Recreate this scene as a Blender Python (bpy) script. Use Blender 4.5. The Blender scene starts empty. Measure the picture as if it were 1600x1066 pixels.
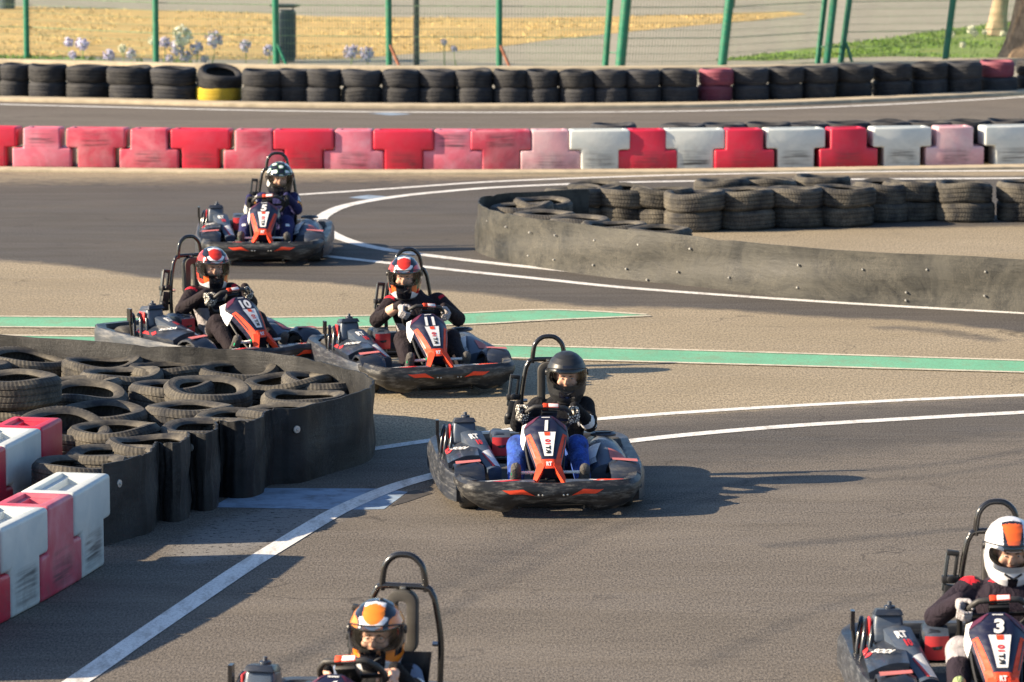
import bpy, bmesh, math, random
import numpy as np
from mathutils import Vector, Matrix, Euler
R = math.radians
random.seed(7)
C = bpy.context.scene.collection
SC = bpy.context.scene

# ------------------------------------------------------------------ camera numbers, ground points
HC, FOC, PIT = 4.59, 6500.0, math.atan(878 / 6500.0)
def at(px, py, z=0.0):
    u, v = (px - 800) / FOC, (533 - py) / FOC
    d = Vector((u, math.cos(PIT) + v * math.sin(PIT), -math.sin(PIT) + v * math.cos(PIT)))
    t = (z - HC) / d.z
    return Vector((d.x * t, d.y * t, z))
def pix(p):
    x, y, z = p[0], p[1], p[2] - HC
    zc = y * math.cos(PIT) - z * math.sin(PIT)
    yc = y * math.sin(PIT) + z * math.cos(PIT)
    return 800 + FOC * x / zc, 533 - FOC * yc / zc

# ------------------------------------------------------------------ mesh helpers
class MB:
    def __init__(s):
        s.v, s.f, s.m = [], [], []
    def add(s, vs, fs, mat=0, M=None):
        o = len(s.v)
        s.v += [tuple(M @ Vector(p)) if M is not None else tuple(p) for p in vs]
        for k, f in enumerate(fs):
            s.f.append(tuple(i + o for i in f))
            s.m.append(mat[k] if isinstance(mat, (list, tuple)) else mat)
        return s
    def box(s, c, size, mat=0, rot=(0, 0, 0), taper=1.0):
        hx, hy, hz = size[0] / 2, size[1] / 2, size[2] / 2
        vs = [(-hx, -hy, -hz), (hx, -hy, -hz), (hx, hy, -hz), (-hx, hy, -hz)]
        vs += [(a * taper, b * taper, hz) for a, b, _ in vs]
        M = Matrix.Translation(c) @ Euler(rot).to_matrix().to_4x4()
        return s.add(vs, [(3, 2, 1, 0), (4, 5, 6, 7), (0, 1, 5, 4), (1, 2, 6, 5), (2, 3, 7, 6), (3, 0, 4, 7)], mat, M)
    def loft(s, secs, mat=0, caps=True, close=True):
        n = len(secs[0]); vs = [p for q in secs for p in q]; fs = []
        for i in range(len(secs) - 1):
            for j in range(n if close else n - 1):
                k = (j + 1) % n
                fs.append((i * n + j, i * n + k, (i + 1) * n + k, (i + 1) * n + j))
        if caps:
            fs.append(tuple(range(n - 1, -1, -1))); b = (len(secs) - 1) * n
            fs.append(tuple(range(b, b + n)))
        return s.add(vs, fs, mat)
    def tube(s, pts, r, mat=0, seg=8, closed=False):
        pts = [Vector(p) for p in pts]; n = len(pts)
        rs = r if isinstance(r, (list, tuple)) else [r] * n
        secs = []; ref = None
        for i, p in enumerate(pts):
            if closed: t = pts[(i + 1) % n] - pts[i - 1]
            else: t = pts[min(i + 1, n - 1)] - pts[max(i - 1, 0)]
            t.normalize()
            if ref is None:
                ref = Vector((0, 0, 1)) if abs(t.z) < .9 else Vector((1, 0, 0))
            a = (ref - t * ref.dot(t)); a.normalize(); ref = a; b = t.cross(a)
            secs.append([p + (a * math.cos(k * 2 * math.pi / seg) + b * math.sin(k * 2 * math.pi / seg)) * rs[i] for k in range(seg)])
        if closed: secs.append(secs[0])
        return s.loft(secs, mat, caps=not closed)
    def lathe(s, prof, seg=32, M=None, mat=0, ring=False):
        n = len(prof); vs = []; fs = []; ms = []
        for i in range(seg):
            a = 2 * math.pi * i / seg
            vs += [(p[0] * math.cos(a), p[0] * math.sin(a), p[1]) for p in prof]
        for i in range(seg):
            j = (i + 1) % seg
            for k in range(n if ring else n - 1):
                l = (k + 1) % n
                fs.append((i * n + k, j * n + k, j * n + l, i * n + l))
                ms.append(mat[k] if isinstance(mat, (list, tuple)) else mat)
        return s.add(vs, fs, ms, M)
    def prism(s, poly, h, M=None, mat=0):
        n = len(poly); vs = [(x, y, 0) for x, y in poly] + [(x, y, h) for x, y in poly]
        fs = [tuple(range(n - 1, -1, -1)), tuple(range(n, 2 * n))] + [(i, (i + 1) % n, n + (i + 1) % n, n + i) for i in range(n)]
        return s.add(vs, fs, mat, M)
    def grid(s, fn, nu, nv, mat=0, u0=0., u1=1., v0=0., v1=1.):
        vs = [fn(u0 + (u1 - u0) * i / nu, v0 + (v1 - v0) * j / nv) for i in range(nu + 1) for j in range(nv + 1)]
        fs = [(i * (nv + 1) + j, (i + 1) * (nv + 1) + j, (i + 1) * (nv + 1) + j + 1, i * (nv + 1) + j + 1) for i in range(nu) for j in range(nv)]
        return s.add(vs, fs, mat)
    def ball(s, c, r, mat=0, seg=14, rings=9, rot=None):
        rx, ry, rz = r if isinstance(r, (list, tuple)) else (r, r, r)
        prof = [(max(math.sin(math.pi * i / rings), 1e-4), -math.cos(math.pi * i / rings)) for i in range(rings + 1)]
        M = Matrix.Translation(c)
        if rot is not None: M = M @ rot.to_4x4()
        M = M @ Matrix.Diagonal((rx, ry, rz, 1))
        return s.lathe(prof, seg, M, mat)
    def mesh(s, name, mats, bevel=0, seg=2, angle=38, weld=True, recalc=True):
        me = bpy.data.meshes.new(name)
        me.from_pydata(s.v, [], s.f)
        for m in (mats if isinstance(mats, (list, tuple)) else [mats]): me.materials.append(m)
        me.polygons.foreach_set('material_index', s.m)
        bm = bmesh.new(); bm.from_mesh(me)
        if weld: bmesh.ops.remove_doubles(bm, verts=bm.verts, dist=2e-5)
        if recalc: bmesh.ops.recalc_face_normals(bm, faces=bm.faces)
        if bevel:
            es = [e for e in bm.edges if len(e.link_faces) == 2 and e.calc_face_angle(0) > R(30)]
            bmesh.ops.bevel(bm, geom=es, offset=bevel, segments=seg, profile=.5, affect='EDGES', clamp_overlap=True)
        bm.to_mesh(me); bm.free()
        me.shade_smooth(); me.set_sharp_from_angle(angle=R(angle))
        return me
    def build(s, name, mats, parent=None, **k):
        return link(name, s.mesh(name, mats, **k), parent)
def link(name, data, parent=None):
    o = bpy.data.objects.new(name, data); C.objects.link(o)
    if parent is not None: o.parent = parent
    return o
def empty(name, loc=(0, 0, 0), rz=0):
    o = link(name, None); o.location = loc; o.rotation_euler = (0, 0, rz); o.empty_display_size = .2
    return o
def tag(o, label=None, cat=None, group=None, kind=None):
    if label: o['label'] = label
    if cat: o['category'] = cat
    if group: o['group'] = group
    if kind: o['kind'] = kind
    return o
def catmull(pts, n=6, closed=False):
    P = [Vector(p) for p in pts]; out = []; L = len(P)
    for i in range(L if closed else L - 1):
        if closed: a, b, c, d = P[i - 1], P[i], P[(i + 1) % L], P[(i + 2) % L]
        else: a, b, c, d = P[max(i - 1, 0)], P[i], P[i + 1], P[min(i + 2, L - 1)]
        for k in range(n):
            t = k / n
            out.append(.5 * ((2 * b) + (c - a) * t + (2 * a - 5 * b + 4 * c - d) * t * t + (3 * b - a - 3 * c + d) * t ** 3))
    if not closed: out.append(P[-1])
    return out
def lerp(xs, ys, x):
    return float(np.interp(x, xs, ys))
_txt = {}
def text_polys(t, bold=.02, shear=0.):
    k = (t, bold, shear)
    if k not in _txt:
        cu = bpy.data.curves.new('txt', 'FONT'); cu.body = t; cu.size = 1; cu.offset = bold; cu.shear = shear; cu.resolution_u = 3
        cu.align_x = 'CENTER'
        ob = bpy.data.objects.new('txt', cu); C.objects.link(ob)
        dg = bpy.context.evaluated_depsgraph_get(); dg.update()
        me = bpy.data.meshes.new_from_object(ob.evaluated_get(dg))
        vs = [(v.co.x, v.co.y) for v in me.vertices]; fs = [tuple(p.vertices) for p in me.polygons]
        bpy.data.objects.remove(ob); bpy.data.curves.remove(cu); bpy.data.meshes.remove(me)
        xs = [v[0] for v in vs]; ys = [v[1] for v in vs]
        cx, y0, h = (max(xs) + min(xs)) / 2, min(ys), max(ys) - min(ys)
        _txt[k] = ([((x - cx) / h, (y - y0) / h - .5) for x, y in vs], fs, (max(xs) - min(xs)) / h)
    return _txt[k]

# ------------------------------------------------------------------ materials
def new_mat(name):
    m = bpy.data.materials.new(name); m.use_nodes = True
    nt = m.node_tree; b = nt.nodes['Principled BSDF']
    return m, nt, b
def node(nt, t, **kw):
    n = nt.nodes.new(t)
    for k, v in kw.items():
        if k in n.inputs: n.inputs[k].default_value = v
        else: setattr(n, k, v)
    return n
def coords(nt, scale=(1, 1, 1), kind='Object', rot=(0, 0, 0)):
    tc = node(nt, 'ShaderNodeTexCoord'); mp = node(nt, 'ShaderNodeMapping')
    mp.inputs['Scale'].default_value = scale; mp.inputs['Rotation'].default_value = rot
    nt.links.new(tc.outputs[kind], mp.inputs['Vector']); return mp.outputs['Vector']
def noise(nt, vec, scale, detail=4, rough=.6, dist=0):
    n = node(nt, 'ShaderNodeTexNoise'); n.inputs['Scale'].default_value = scale; n.inputs['Detail'].default_value = detail
    n.inputs['Roughness'].default_value = rough; n.inputs['Distortion'].default_value = dist
    nt.links.new(vec, n.inputs['Vector']); return n.outputs['Fac']
def ramp(nt, fac, a, b, lo=0., hi=1.):
    n = node(nt, 'ShaderNodeMapRange'); n.inputs['From Min'].default_value = a; n.inputs['From Max'].default_value = b
    n.inputs['To Min'].default_value = lo; n.inputs['To Max'].default_value = hi; n.clamp = True
    nt.links.new(fac, n.inputs['Value']); return n.outputs['Result']
def mixc(nt, fac, a, b, mode='MIX'):
    n = node(nt, 'ShaderNodeMix', data_type='RGBA', blend_type=mode)
    for s, v in (('Factor', fac), ('A', a), ('B', b)):
        i = [x for x in n.inputs if x.name == s and x.type == ('VALUE' if s == 'Factor' else 'RGBA')][0]
        if isinstance(v, bpy.types.NodeSocket): nt.links.new(v, i)
        elif s == 'Factor': i.default_value = v
        else: i.default_value = (*v, 1) if len(v) == 3 else v
    return [x for x in n.outputs if x.type == 'RGBA'][0]
def math_(nt, op, a, b=0.):
    n = node(nt, 'ShaderNodeMath', operation=op)
    for i, v in enumerate((a, b)):
        if isinstance(v, bpy.types.NodeSocket): nt.links.new(v, n.inputs[i])
        else: n.inputs[i].default_value = v
    return n.outputs[0]
def bump(nt, b, h, strength=.3, dist=.01):
    n = node(nt, 'ShaderNodeBump'); n.inputs['Strength'].default_value = strength; n.inputs['Distance'].default_value = dist
    nt.links.new(h, n.inputs['Height']); nt.links.new(n.outputs['Normal'], b.inputs['Normal'])
def simple(name, col, rough=.5, metal=0., var=.25, scale=9., bumpy=0., coat=0., dirt=None, dirt_amt=.35, dscale=(3, 3, 12), speck=None):
    m, nt, b = new_mat(name)
    v = coords(nt); n = noise(nt, v, scale, 4)
    c = mixc(nt, ramp(nt, n, .3, .7), [x * (1 - var) for x in col], [min(1, x * (1 + var)) for x in col])
    if dirt:
        oi = node(nt, 'ShaderNodeObjectInfo'); va = node(nt, 'ShaderNodeVectorMath', operation='ADD'); cb = node(nt, 'ShaderNodeCombineXYZ')
        for i in range(3): nt.links.new(math_(nt, 'MULTIPLY', oi.outputs['Random'], 31. + 17 * i), cb.inputs[i])
        nt.links.new(coords(nt, dscale), va.inputs[0]); nt.links.new(cb.outputs[0], va.inputs[1])
        d = noise(nt, va.outputs[0], 2.2, 8, .7)
        f = ramp(nt, d, .5, .72, 0, dirt_amt)
        c = mixc(nt, f, c, dirt)
        nt.links.new(ramp(nt, d, .4, .7, rough, min(1, rough + .3)), b.inputs['Roughness'])
    else:
        b.inputs['Roughness'].default_value = rough
    if speck: c = mixc(nt, ramp(nt, noise(nt, v, 55, 4, .8), .5, .62, 0, speck[1]), c, speck[0])
    nt.links.new(c, b.inputs['Base Color'])
    b.inputs['Metallic'].default_value = metal; b.inputs['Coat Weight'].default_value = coat
    if bumpy: bump(nt, b, noise(nt, v, scale * 3, 5), bumpy, .01)
    return m
M = {}
def mats():
    M['worn'] = simple('worn_black_plastic', (.016, .0165, .018), .36, var=.35, scale=6, dirt=(.3, .29, .265), dirt_amt=.6, dscale=(3.2, 3.2, 13), bumpy=.25)
    M['worn2'] = simple('scuffed_grey_plastic', (.032, .036, .045), .28, var=.3, scale=5, dirt=(.2, .2, .2), dirt_amt=.45, dscale=(3, 3, 20), bumpy=.12)
    M['dark'] = simple('dark_panel', (.02, .026, .04), .28, var=.2, dirt=(.16, .15, .13), dirt_amt=.3, coat=.2)  # blue tint of the reflected sky is put into the base colour
    M['navy'] = simple('navy_panel', (.009, .01, .03), .3, var=.2, coat=.2, dirt=(.12, .12, .13), dirt_amt=.25)
    M['slate'] = simple('slate_panel', (.06, .08, .115), .28, var=.2, coat=.2, dirt=(.2, .19, .18), dirt_amt=.3)  # blue-grey plastic, its base colour also carries a painted sky sheen
    M['purple'] = simple('purple_print', (.09, .015, .035), .4, var=.3)
    M['orange'] = simple('orange_red_print', (.82, .06, .014), .6, var=.12, dirt=(.16, .05, .03), dirt_amt=.35)
    M['red'] = simple('red_print', (.58, .035, .04), .38, var=.15, dirt=(.1, .05, .05), dirt_amt=.35)
    M['pink'] = simple('faded_red_print', (.5, .14, .13), .5, var=.2, dirt=(.15, .12, .1), dirt_amt=.5)
    M['white'] = simple('white_print', (.78, .77, .74), .4, var=.06, dirt=(.25, .23, .2), dirt_amt=.35)
    M['ink'] = simple('black_ink', (.012, .012, .014), .4)
    M['tube'] = simple('black_gloss_tube', (.014, .014, .015), .2, coat=.4, var=.1)
    M['steel'] = simple('steel', (.45, .45, .44), .3, 1., var=.2, dirt=(.08, .07, .06), dirt_amt=.5)
    M['black'] = simple('black_part', (.012, .012, .013), .5, var=.3)
    M['green'] = simple('green_plastic', (.02, .45, .2), .4)
    M['grip'] = simple('wheel_grip', (.03, .028, .027), .55, var=.3, bumpy=.2)
    M['pad'] = simple('pad_foam', (.05, .047, .042), .8, var=.25, dirt=(.06, .05, .05), dirt_amt=.5)
    M['brass'] = simple('brass_bits', (.4, .3, .14), .4, .8, var=.4)
    M['ktyre'] = simple('slick_rubber', (.05, .048, .045), .75, var=.3, dirt=(.16, .14, .12), dirt_amt=.5)
    M['skin'] = simple('skin', (.66, .38, .26), .5, var=.12, scale=20)
    M['skin'].node_tree.nodes['Principled BSDF'].inputs['Subsurface Weight'].default_value = .0
    M['eye'] = simple('eye_white', (.7, .68, .65), .2, var=.02)
    M['iris'] = simple('iris_brown', (.02, .012, .008), .2)
    M['brow'] = simple('brow_hair', (.03, .02, .015), .7)
    M['lip'] = simple('lip', (.4, .15, .12), .5)
    M['lining'] = simple('helmet_lining', (.02, .02, .022), .9)
    for k, c, r in (('h_matte', (.018, .019, .021), .42), ('h_black', (.012, .012, .016), .12), ('h_red', (.62, .035, .02), .15), ('h_white', (.78, .78, .8), .16),
                    ('h_orange', (.8, .22, .02), .15), ('h_green', (.06, .3, .05), .2), ('h_oran2', (.75, .12, .02), .15)):
        M[k] = simple(k.replace('h_', 'helmet_shell_'), c, r, var=.06, coat=0. if k == 'h_matte' else .5)
    def cloth(n, c, var=.2):
        m, nt, b = new_mat(n); v = coords(nt)
        w = noise(nt, v, 14, 3, .5, 1.2); f = noise(nt, v, 400, 2)
        nt.links.new(mixc(nt, ramp(nt, noise(nt, v, 6), .35, .65), [x * (1 - var) for x in c], [min(1, x * (1 + var)) for x in c]), b.inputs['Base Color'])
        b.inputs['Roughness'].default_value = .85; b.inputs['Specular IOR Level'].default_value = .25
        bump(nt, b, math_(nt, 'ADD', w, math_(nt, 'MULTIPLY', f, .08)), .85, .03)
        return m
    for n, c in (('jacket', (.0075, .0075, .0095)), ('jean', (.018, .07, .42)), ('suit', (.016, .011, .014)), ('suitred', (.5, .015, .03)), ('suitgrey', (.3, .28, .29)),
                 ('navysuit', (.022, .022, .085)), ('whitecloth', (.72, .72, .72)), ('palejacket', (.16, .2, .29)), ('glovegrey', (.36, .34, .35)), ('orangecloth', (.7, .3, .06)),
                 ('shoe', (.085, .08, .075)), ('greenshoe', (.28, .34, .16)), ('purplesuit', (.018, .012, .02)), ('gloveblack', (.02, .02, .02))):
        M[n] = cloth('cloth_' + n, c)
    m, nt, b = new_mat('printed_glove'); vo = node(nt, 'ShaderNodeTexVoronoi', feature='DISTANCE_TO_EDGE'); vo.inputs['Scale'].default_value = 55
    nt.links.new(coords(nt), vo.inputs['Vector'])
    nt.links.new(mixc(nt, ramp(nt, vo.outputs['Distance'], .1, .22), (.02, .02, .02), (.68, .64, .56)), b.inputs['Base Color']); b.inputs['Roughness'].default_value = .8
    M['gloveprint'] = m
    m = simple('denim_blue', (.016, .055, .28), .85, var=.75, scale=16, bumpy=.9, dirt=(.07, .17, .5), dirt_amt=.7, dscale=(9, 9, 5)); M['jean'] = m
    m, nt, b = new_mat('visor_clear'); nt.nodes.remove(b); o = nt.nodes['Material Output']
    tr = node(nt, 'ShaderNodeBsdfTransparent'); tr.inputs['Color'].default_value = (.9, .91, .92, 1)
    gl = node(nt, 'ShaderNodeBsdfGlossy'); gl.inputs['Roughness'].default_value = .06
    fr = node(nt, 'ShaderNodeFresnel'); fr.inputs['IOR'].default_value = 1.5
    mx = node(nt, 'ShaderNodeMixShader'); nt.links.new(fr.outputs[0], mx.inputs[0]); nt.links.new(tr.outputs[0], mx.inputs[1]); nt.links.new(gl.outputs[0], mx.inputs[2])
    nt.links.new(mx.outputs[0], o.inputs['Surface']); M['visor'] = m
    # car tyre rubber: object-random tint, dust film, tread sipes round the circumference
    def tyre_mat(name, col, dust):
        m, nt, b = new_mat(name); v = coords(nt)
        oi = node(nt, 'ShaderNodeObjectInfo'); rnd = oi.outputs['Random']
        va = node(nt, 'ShaderNodeVectorMath', operation='ADD'); cb = node(nt, 'ShaderNodeCombineXYZ')
        for i in range(3): nt.links.new(math_(nt, 'MULTIPLY', rnd, 37. + 11 * i), cb.inputs[i])
        nt.links.new(v, va.inputs[0]); nt.links.new(cb.outputs[0], va.inputs[1]); vv = va.outputs[0]
        sep = node(nt, 'ShaderNodeSeparateXYZ'); nt.links.new(v, sep.inputs[0])
        ang = math_(nt, 'ARCTAN2', sep.outputs['Y'], sep.outputs['X'])
        rad = math_(nt, 'SQRT', math_(nt, 'ADD', math_(nt, 'MULTIPLY', sep.outputs['X'], sep.outputs['X']), math_(nt, 'MULTIPLY', sep.outputs['Y'], sep.outputs['Y'])))
        sip = math_(nt, 'SINE', math_(nt, 'ADD', math_(nt, 'MULTIPLY', ang, 64.), math_(nt, 'MULTIPLY', math_(nt, 'ABSOLUTE', sep.outputs['Z']), 60.)))
        tread = ramp(nt, rad, .262, .272)
        sp = math_(nt, 'MULTIPLY', ramp(nt, sip, -.2, .3), tread)
        n1 = noise(nt, vv, 5, 6, .65); n2 = noise(nt, vv, 38, 4, .6)
        dustf = math_(nt, 'MULTIPLY', ramp(nt, n1, .34, .68), ramp(nt, n2, .25, .65, .45, 1.))
        base = mixc(nt, rnd, [c * .7 for c in col], [c * 1.5 for c in col])
        c = mixc(nt, math_(nt, 'MULTIPLY', dustf, .62), base, dust)
        c = mixc(nt, math_(nt, 'MULTIPLY', math_(nt, 'SUBTRACT', tread, sp), .22), c, [x * .35 for x in col])
        nt.links.new(c, b.inputs['Base Color']); b.inputs['Roughness'].default_value = .7; b.inputs['Specular IOR Level'].default_value = .22
        rings = math_(nt, 'SINE', math_(nt, 'MULTIPLY', rad, 420.))
        h = math_(nt, 'ADD', math_(nt, 'MULTIPLY', sp, 1.), math_(nt, 'ADD', math_(nt, 'MULTIPLY', n2, .35), math_(nt, 'MULTIPLY', rings, .05)))
        bump(nt, b, h, .5, .006)
        return m
    M['tyre'] = tyre_mat('weathered_rubber', (.019, .0195, .022), (.26, .23, .175))
    M['tyre_far'] = tyre_mat('dark_weathered_rubber', (.02, .0215, .027), (.095, .092, .086))
    M['tyre_maroon'] = tyre_mat('maroon_painted_rubber', (.2, .045, .07), (.2, .1, .11))
    M['tyre_yellow'] = tyre_mat('yellow_painted_rubber', (.5, .35, .025), (.4, .3, .07))
    # conveyor-belt rubber
    def belt(name, c0, c1, scr):
        m, nt, b = new_mat(name); v = coords(nt)
        big = noise(nt, v, 2.1, 9, .74, 1.1); st = noise(nt, coords(nt, (2.2, 2.2, 16)), 1.6, 7, .7, .4)
        c = mixc(nt, ramp(nt, big, .38, .62), c0, c1)
        c = mixc(nt, ramp(nt, st, .54, .7, 0, .55), c, [x * .38 for x in c0])
        w = noise(nt, coords(nt, (7, 7, 2.5), rot=(.6, .35, .3)), 2.4, 9, .75, 2.2)
        l = ramp(nt, math_(nt, 'ABSOLUTE', math_(nt, 'SUBTRACT', w, .5)), .009, .0, 0, 1)
        c = mixc(nt, math_(nt, 'MULTIPLY', l, ramp(nt, noise(nt, v, 2.1), .42, .58, 0, .85)), c, scr)
        nt.links.new(c, b.inputs['Base Color']); nt.links.new(ramp(nt, big, .3, .7, .42, .7), b.inputs['Roughness']); b.inputs['Specular IOR Level'].default_value = .28
        bump(nt, b, math_(nt, 'ADD', big, math_(nt, 'MULTIPLY', st, .5)), .35, .02)
        return m
    M['belt'] = belt('grey_belt_rubber', (.017, .018, .018), (.064, .062, .053), (.2, .18, .14))
    M['belt2'] = belt('black_belt_rubber', (.009, .0095, .011), (.026, .0262, .027), (.15, .15, .145))
    # water-filled barrier plastic, with rubber scuffs
    def barr(name, c, pale, scuff=.75):
        m, nt, b = new_mat(name); v = coords(nt)
        oi = node(nt, 'ShaderNodeObjectInfo'); rnd = oi.outputs['Random']
        va = node(nt, 'ShaderNodeVectorMath', operation='ADD'); cb = node(nt, 'ShaderNodeCombineXYZ')
        for i in range(3): nt.links.new(math_(nt, 'MULTIPLY', rnd, 23. + 7 * i), cb.inputs[i])
        nt.links.new(coords(nt, (2.2, 2.2, 42)), va.inputs[0]); nt.links.new(cb.outputs[0], va.inputs[1])
        sc = noise(nt, va.outputs[0], 1.2, 5, .5)
        sep = node(nt, 'ShaderNodeSeparateXYZ'); nt.links.new(v, sep.inputs[0])
        zz = math_(nt, 'SUBTRACT', sep.outputs['Z'], math_(nt, 'MULTIPLY', math_(nt, 'GREATER_THAN', rnd, .62), .24 if name.startswith(('faded', 'rose')) else 0.)); band = math_(nt, 'MULTIPLY', ramp(nt, zz, .03, .07), ramp(nt, zz, .27, .2))
        bx = ramp(nt, math_(nt, 'ABSOLUTE', sep.outputs['X']), .2, .12)
        f = math_(nt, 'MULTIPLY', ramp(nt, sc, .4, .6, .12, scuff), math_(nt, 'MULTIPLY', math_(nt, 'MULTIPLY', band, bx), ramp(nt, noise(nt, va.outputs[0], .35, 3), .35, .6, .35, 1.)))
        va2 = node(nt, 'ShaderNodeVectorMath', operation='ADD'); nt.links.new(v, va2.inputs[0]); nt.links.new(cb.outputs[0], va2.inputs[1])
        fade = noise(nt, va2.outputs[0], 3.2, 5, .6, .5)
        cc = mixc(nt, ramp(nt, fade, .38, .7), c, pale)
        cc = mixc(nt, math_(nt, 'MULTIPLY', ramp(nt, noise(nt, va2.outputs[0], 9, 6, .7), .5, .75, 0, .5), ramp(nt, sep.outputs['Z'], .5, .0)), cc, (.16, .13, .11))
        cc = mixc(nt, f, cc, (.025, .025, .03)); nt.links.new(cc, b.inputs['Base Color'])
        b.inputs['Roughness'].default_value = .42
        bump(nt, b, noise(nt, v, 5, 3), .25, .02)
        return m
    M['b_red'] = barr('red_barrier_plastic', (.55, .012, .04), (.52, .03, .065), .5)
    M['b_rose'] = barr('faded_red_barrier_plastic', (.5, .05, .09), (.58, .2, .24), .7)
    M['b_pink'] = barr('pale_pink_barrier_plastic', (.62, .33, .36), (.64, .46, .47), .6)
    M['b_white'] = barr('white_barrier_plastic', (.5, .54, .53), (.64, .65, .61), .9)
    M['b_pink2'] = barr('rose_pink_barrier_plastic', (.6, .12, .18), (.6, .25, .32), .8)
    M['recess'] = simple('recess_shade_plastic', (.1, .02, .03), .6)
    M['post'] = simple('green_post_paint', (.008, .15, .085), .35, var=.2, dirt=(.2, .12, .06), dirt_amt=.25)
    M['rust'] = simple('rusty_brace', (.3, .11, .06), .7, var=.3)
    M['wire'] = simple('green_fence_wire', (.2, .3, .17), .5)
    M['greypost'] = simple('dark_grey_metal', (.05, .062, .07), .45, var=.15)
    M['bin'] = simple('litter_bin_metal', (.035, .06, .08), .45, var=.25)
    M['concrete'] = simple('cream_concrete', (.44, .37, .26), .85, var=.2, scale=5, bumpy=.2, dirt=(.16, .14, .11), dirt_amt=.4, dscale=(1, 1, 1))
    M['line'] = simple('white_road_paint', (.72, .71, .68), .65, var=.08, scale=3, dirt=(.2, .18, .16), dirt_amt=.7, dscale=(5, 1.4, 1), speck=((.2, .18, .16), .55))
    M['cream_line'] = simple('cream_road_paint', (.6, .54, .42), .7, var=.15, scale=3, dirt=(.25, .21, .16), dirt_amt=.85, dscale=(5, 3, 1), speck=((.2, .17, .13), .7))
    M['patch'] = simple('worn_pale_paint', (.23, .31, .41), .7, var=.25, scale=4, dirt=(.1, .1, .1), dirt_amt=.8, dscale=(3, 3, 1))
    M['green_paint'] = simple('green_road_paint', (.13, .39, .235), .75, var=.12, scale=1.5, dirt=(.19, .23, .15), dirt_amt=.75, dscale=(3, 1.6, 1), speck=((.12, .17, .11), .75))
    M['bark'] = simple('bark', (.3, .21, .13), .9, var=.5, scale=7, bumpy=1., dirt=(.1, .06, .04), dirt_amt=.8, dscale=(6, 6, 1.4))
    M['bark2'] = simple('smooth_bark', (.36, .27, .17), .85, var=.25, scale=7, bumpy=.4, dirt=(.16, .11, .07), dirt_amt=.5, dscale=(4, 4, 2))
    M['leaf'] = simple('leaf_green', (.06, .11, .025), .6, var=.5, scale=2)
    M['petal'] = simple('lavender_petals', (.58, .57, .76), .6, var=.15, scale=14)
    M['petalw'] = simple('white_petals', (.82, .84, .68), .6, var=.15, scale=14)
    M['stem'] = simple('flower_stem', (.2, .3, .08), .6)
    M['drygrass'] = simple('dry_grass', (.56, .42, .18), .9, var=.25, scale=.9)
    M['grassblade'] = simple('grass_green', (.11, .2, .025), .85, var=.4, scale=.8)
mats()
# ------------------------------------------------------------------ the ground
def inside(P, poly):
    x, y = P[:, 0], P[:, 1]; r = np.zeros(len(P), bool); n = len(poly)
    for i in range(n):
        x1, y1 = poly[i]; x2, y2 = poly[(i + 1) % n]
        c = ((y1 > y) != (y2 > y)); r ^= c & (x < (x2 - x1) * (y - y1) / ((y2 - y1) or 1e-9) + x1)
    return r
def sdist(P, poly):
    d = np.full(len(P), 1e9); n = len(poly)
    for i in range(n):
        a = np.array(poly[i]); e = np.array(poly[(i + 1) % n]) - a
        t = np.clip(((P - a) @ e) / (e @ e + 1e-12), 0, 1)
        d = np.minimum(d, np.hypot(*(P - a - t[:, None] * e).T))
    return np.where(inside(P, poly), d, -d)
def W(pts): return [tuple(at(*p)[:2]) for p in pts]
def feather(P, pts, w): return np.clip(sdist(P, W(pts)) / w + .5, 0, 1)
xs = np.linspace(-10.5, 10.5, 191); ys = np.linspace(13, 60.6, 400)
gx, gy = np.meshgrid(xs, ys, indexing='ij'); P = np.stack([gx.ravel(), gy.ravel()], 1)
wob = .35 * np.sin(P[:, 0] * 1.3 + P[:, 1] * .4) + .2 * np.sin(P[:, 0] * 2.9 - P[:, 1] * .7)
Pw = P + np.stack([np.zeros(len(P)), wob * .5], 1)
isl = [(880, 350), (1040, 362), (1600, 352), (1900, 345), (1900, 440), (1600, 420), (1250, 402), (1090, 385)]
dark = feather(Pw, [(-300, 271), (800, 274), (1900, 268), (1900, 545), (1600, 517), (1400, 503), (1100, 488), (900, 474), (700, 452), (520, 441), (350, 440), (230, 436), (130, 424), (60, 413), (0, 405), (-300, 380)], .5)
dark = dark * (1 - .75 * feather(P, isl, .5))
dark *= 1 - .6 * feather(P, [(-300, 262), (1900, 262), (1900, 276), (900, 284), (300, 290), (-300, 292)], 2.)
mid = feather(P, [(520, 712), (700, 687), (940, 657), (1300, 634), (1600, 620), (2000, 606), (2000, 1400), (-400, 1400), (-400, 900), (300, 760)], .25)
d2 = feather(P, [(700, 688), (940, 658), (1300, 636), (1600, 620), (2000, 606), (2000, 640), (1600, 690), (1300, 720), (1000, 745), (700, 740)], 1.)
dark = np.maximum(dark, d2 * .75)
def streak(pts, w, amt):
    path = np.array([tuple(q[:2]) for q in catmull([at(*p) for p in pts], 8)]); d = np.full(len(P), 1e9)
    for a, b in zip(path[:-1], path[1:]):
        e = b - a; t = np.clip(((Pw - a) @ e) / (e @ e), 0, 1); d = np.minimum(d, np.hypot(*(Pw - a - t[:, None] * e).T))
    return amt * np.exp(-(d / w) ** 2)
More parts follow.
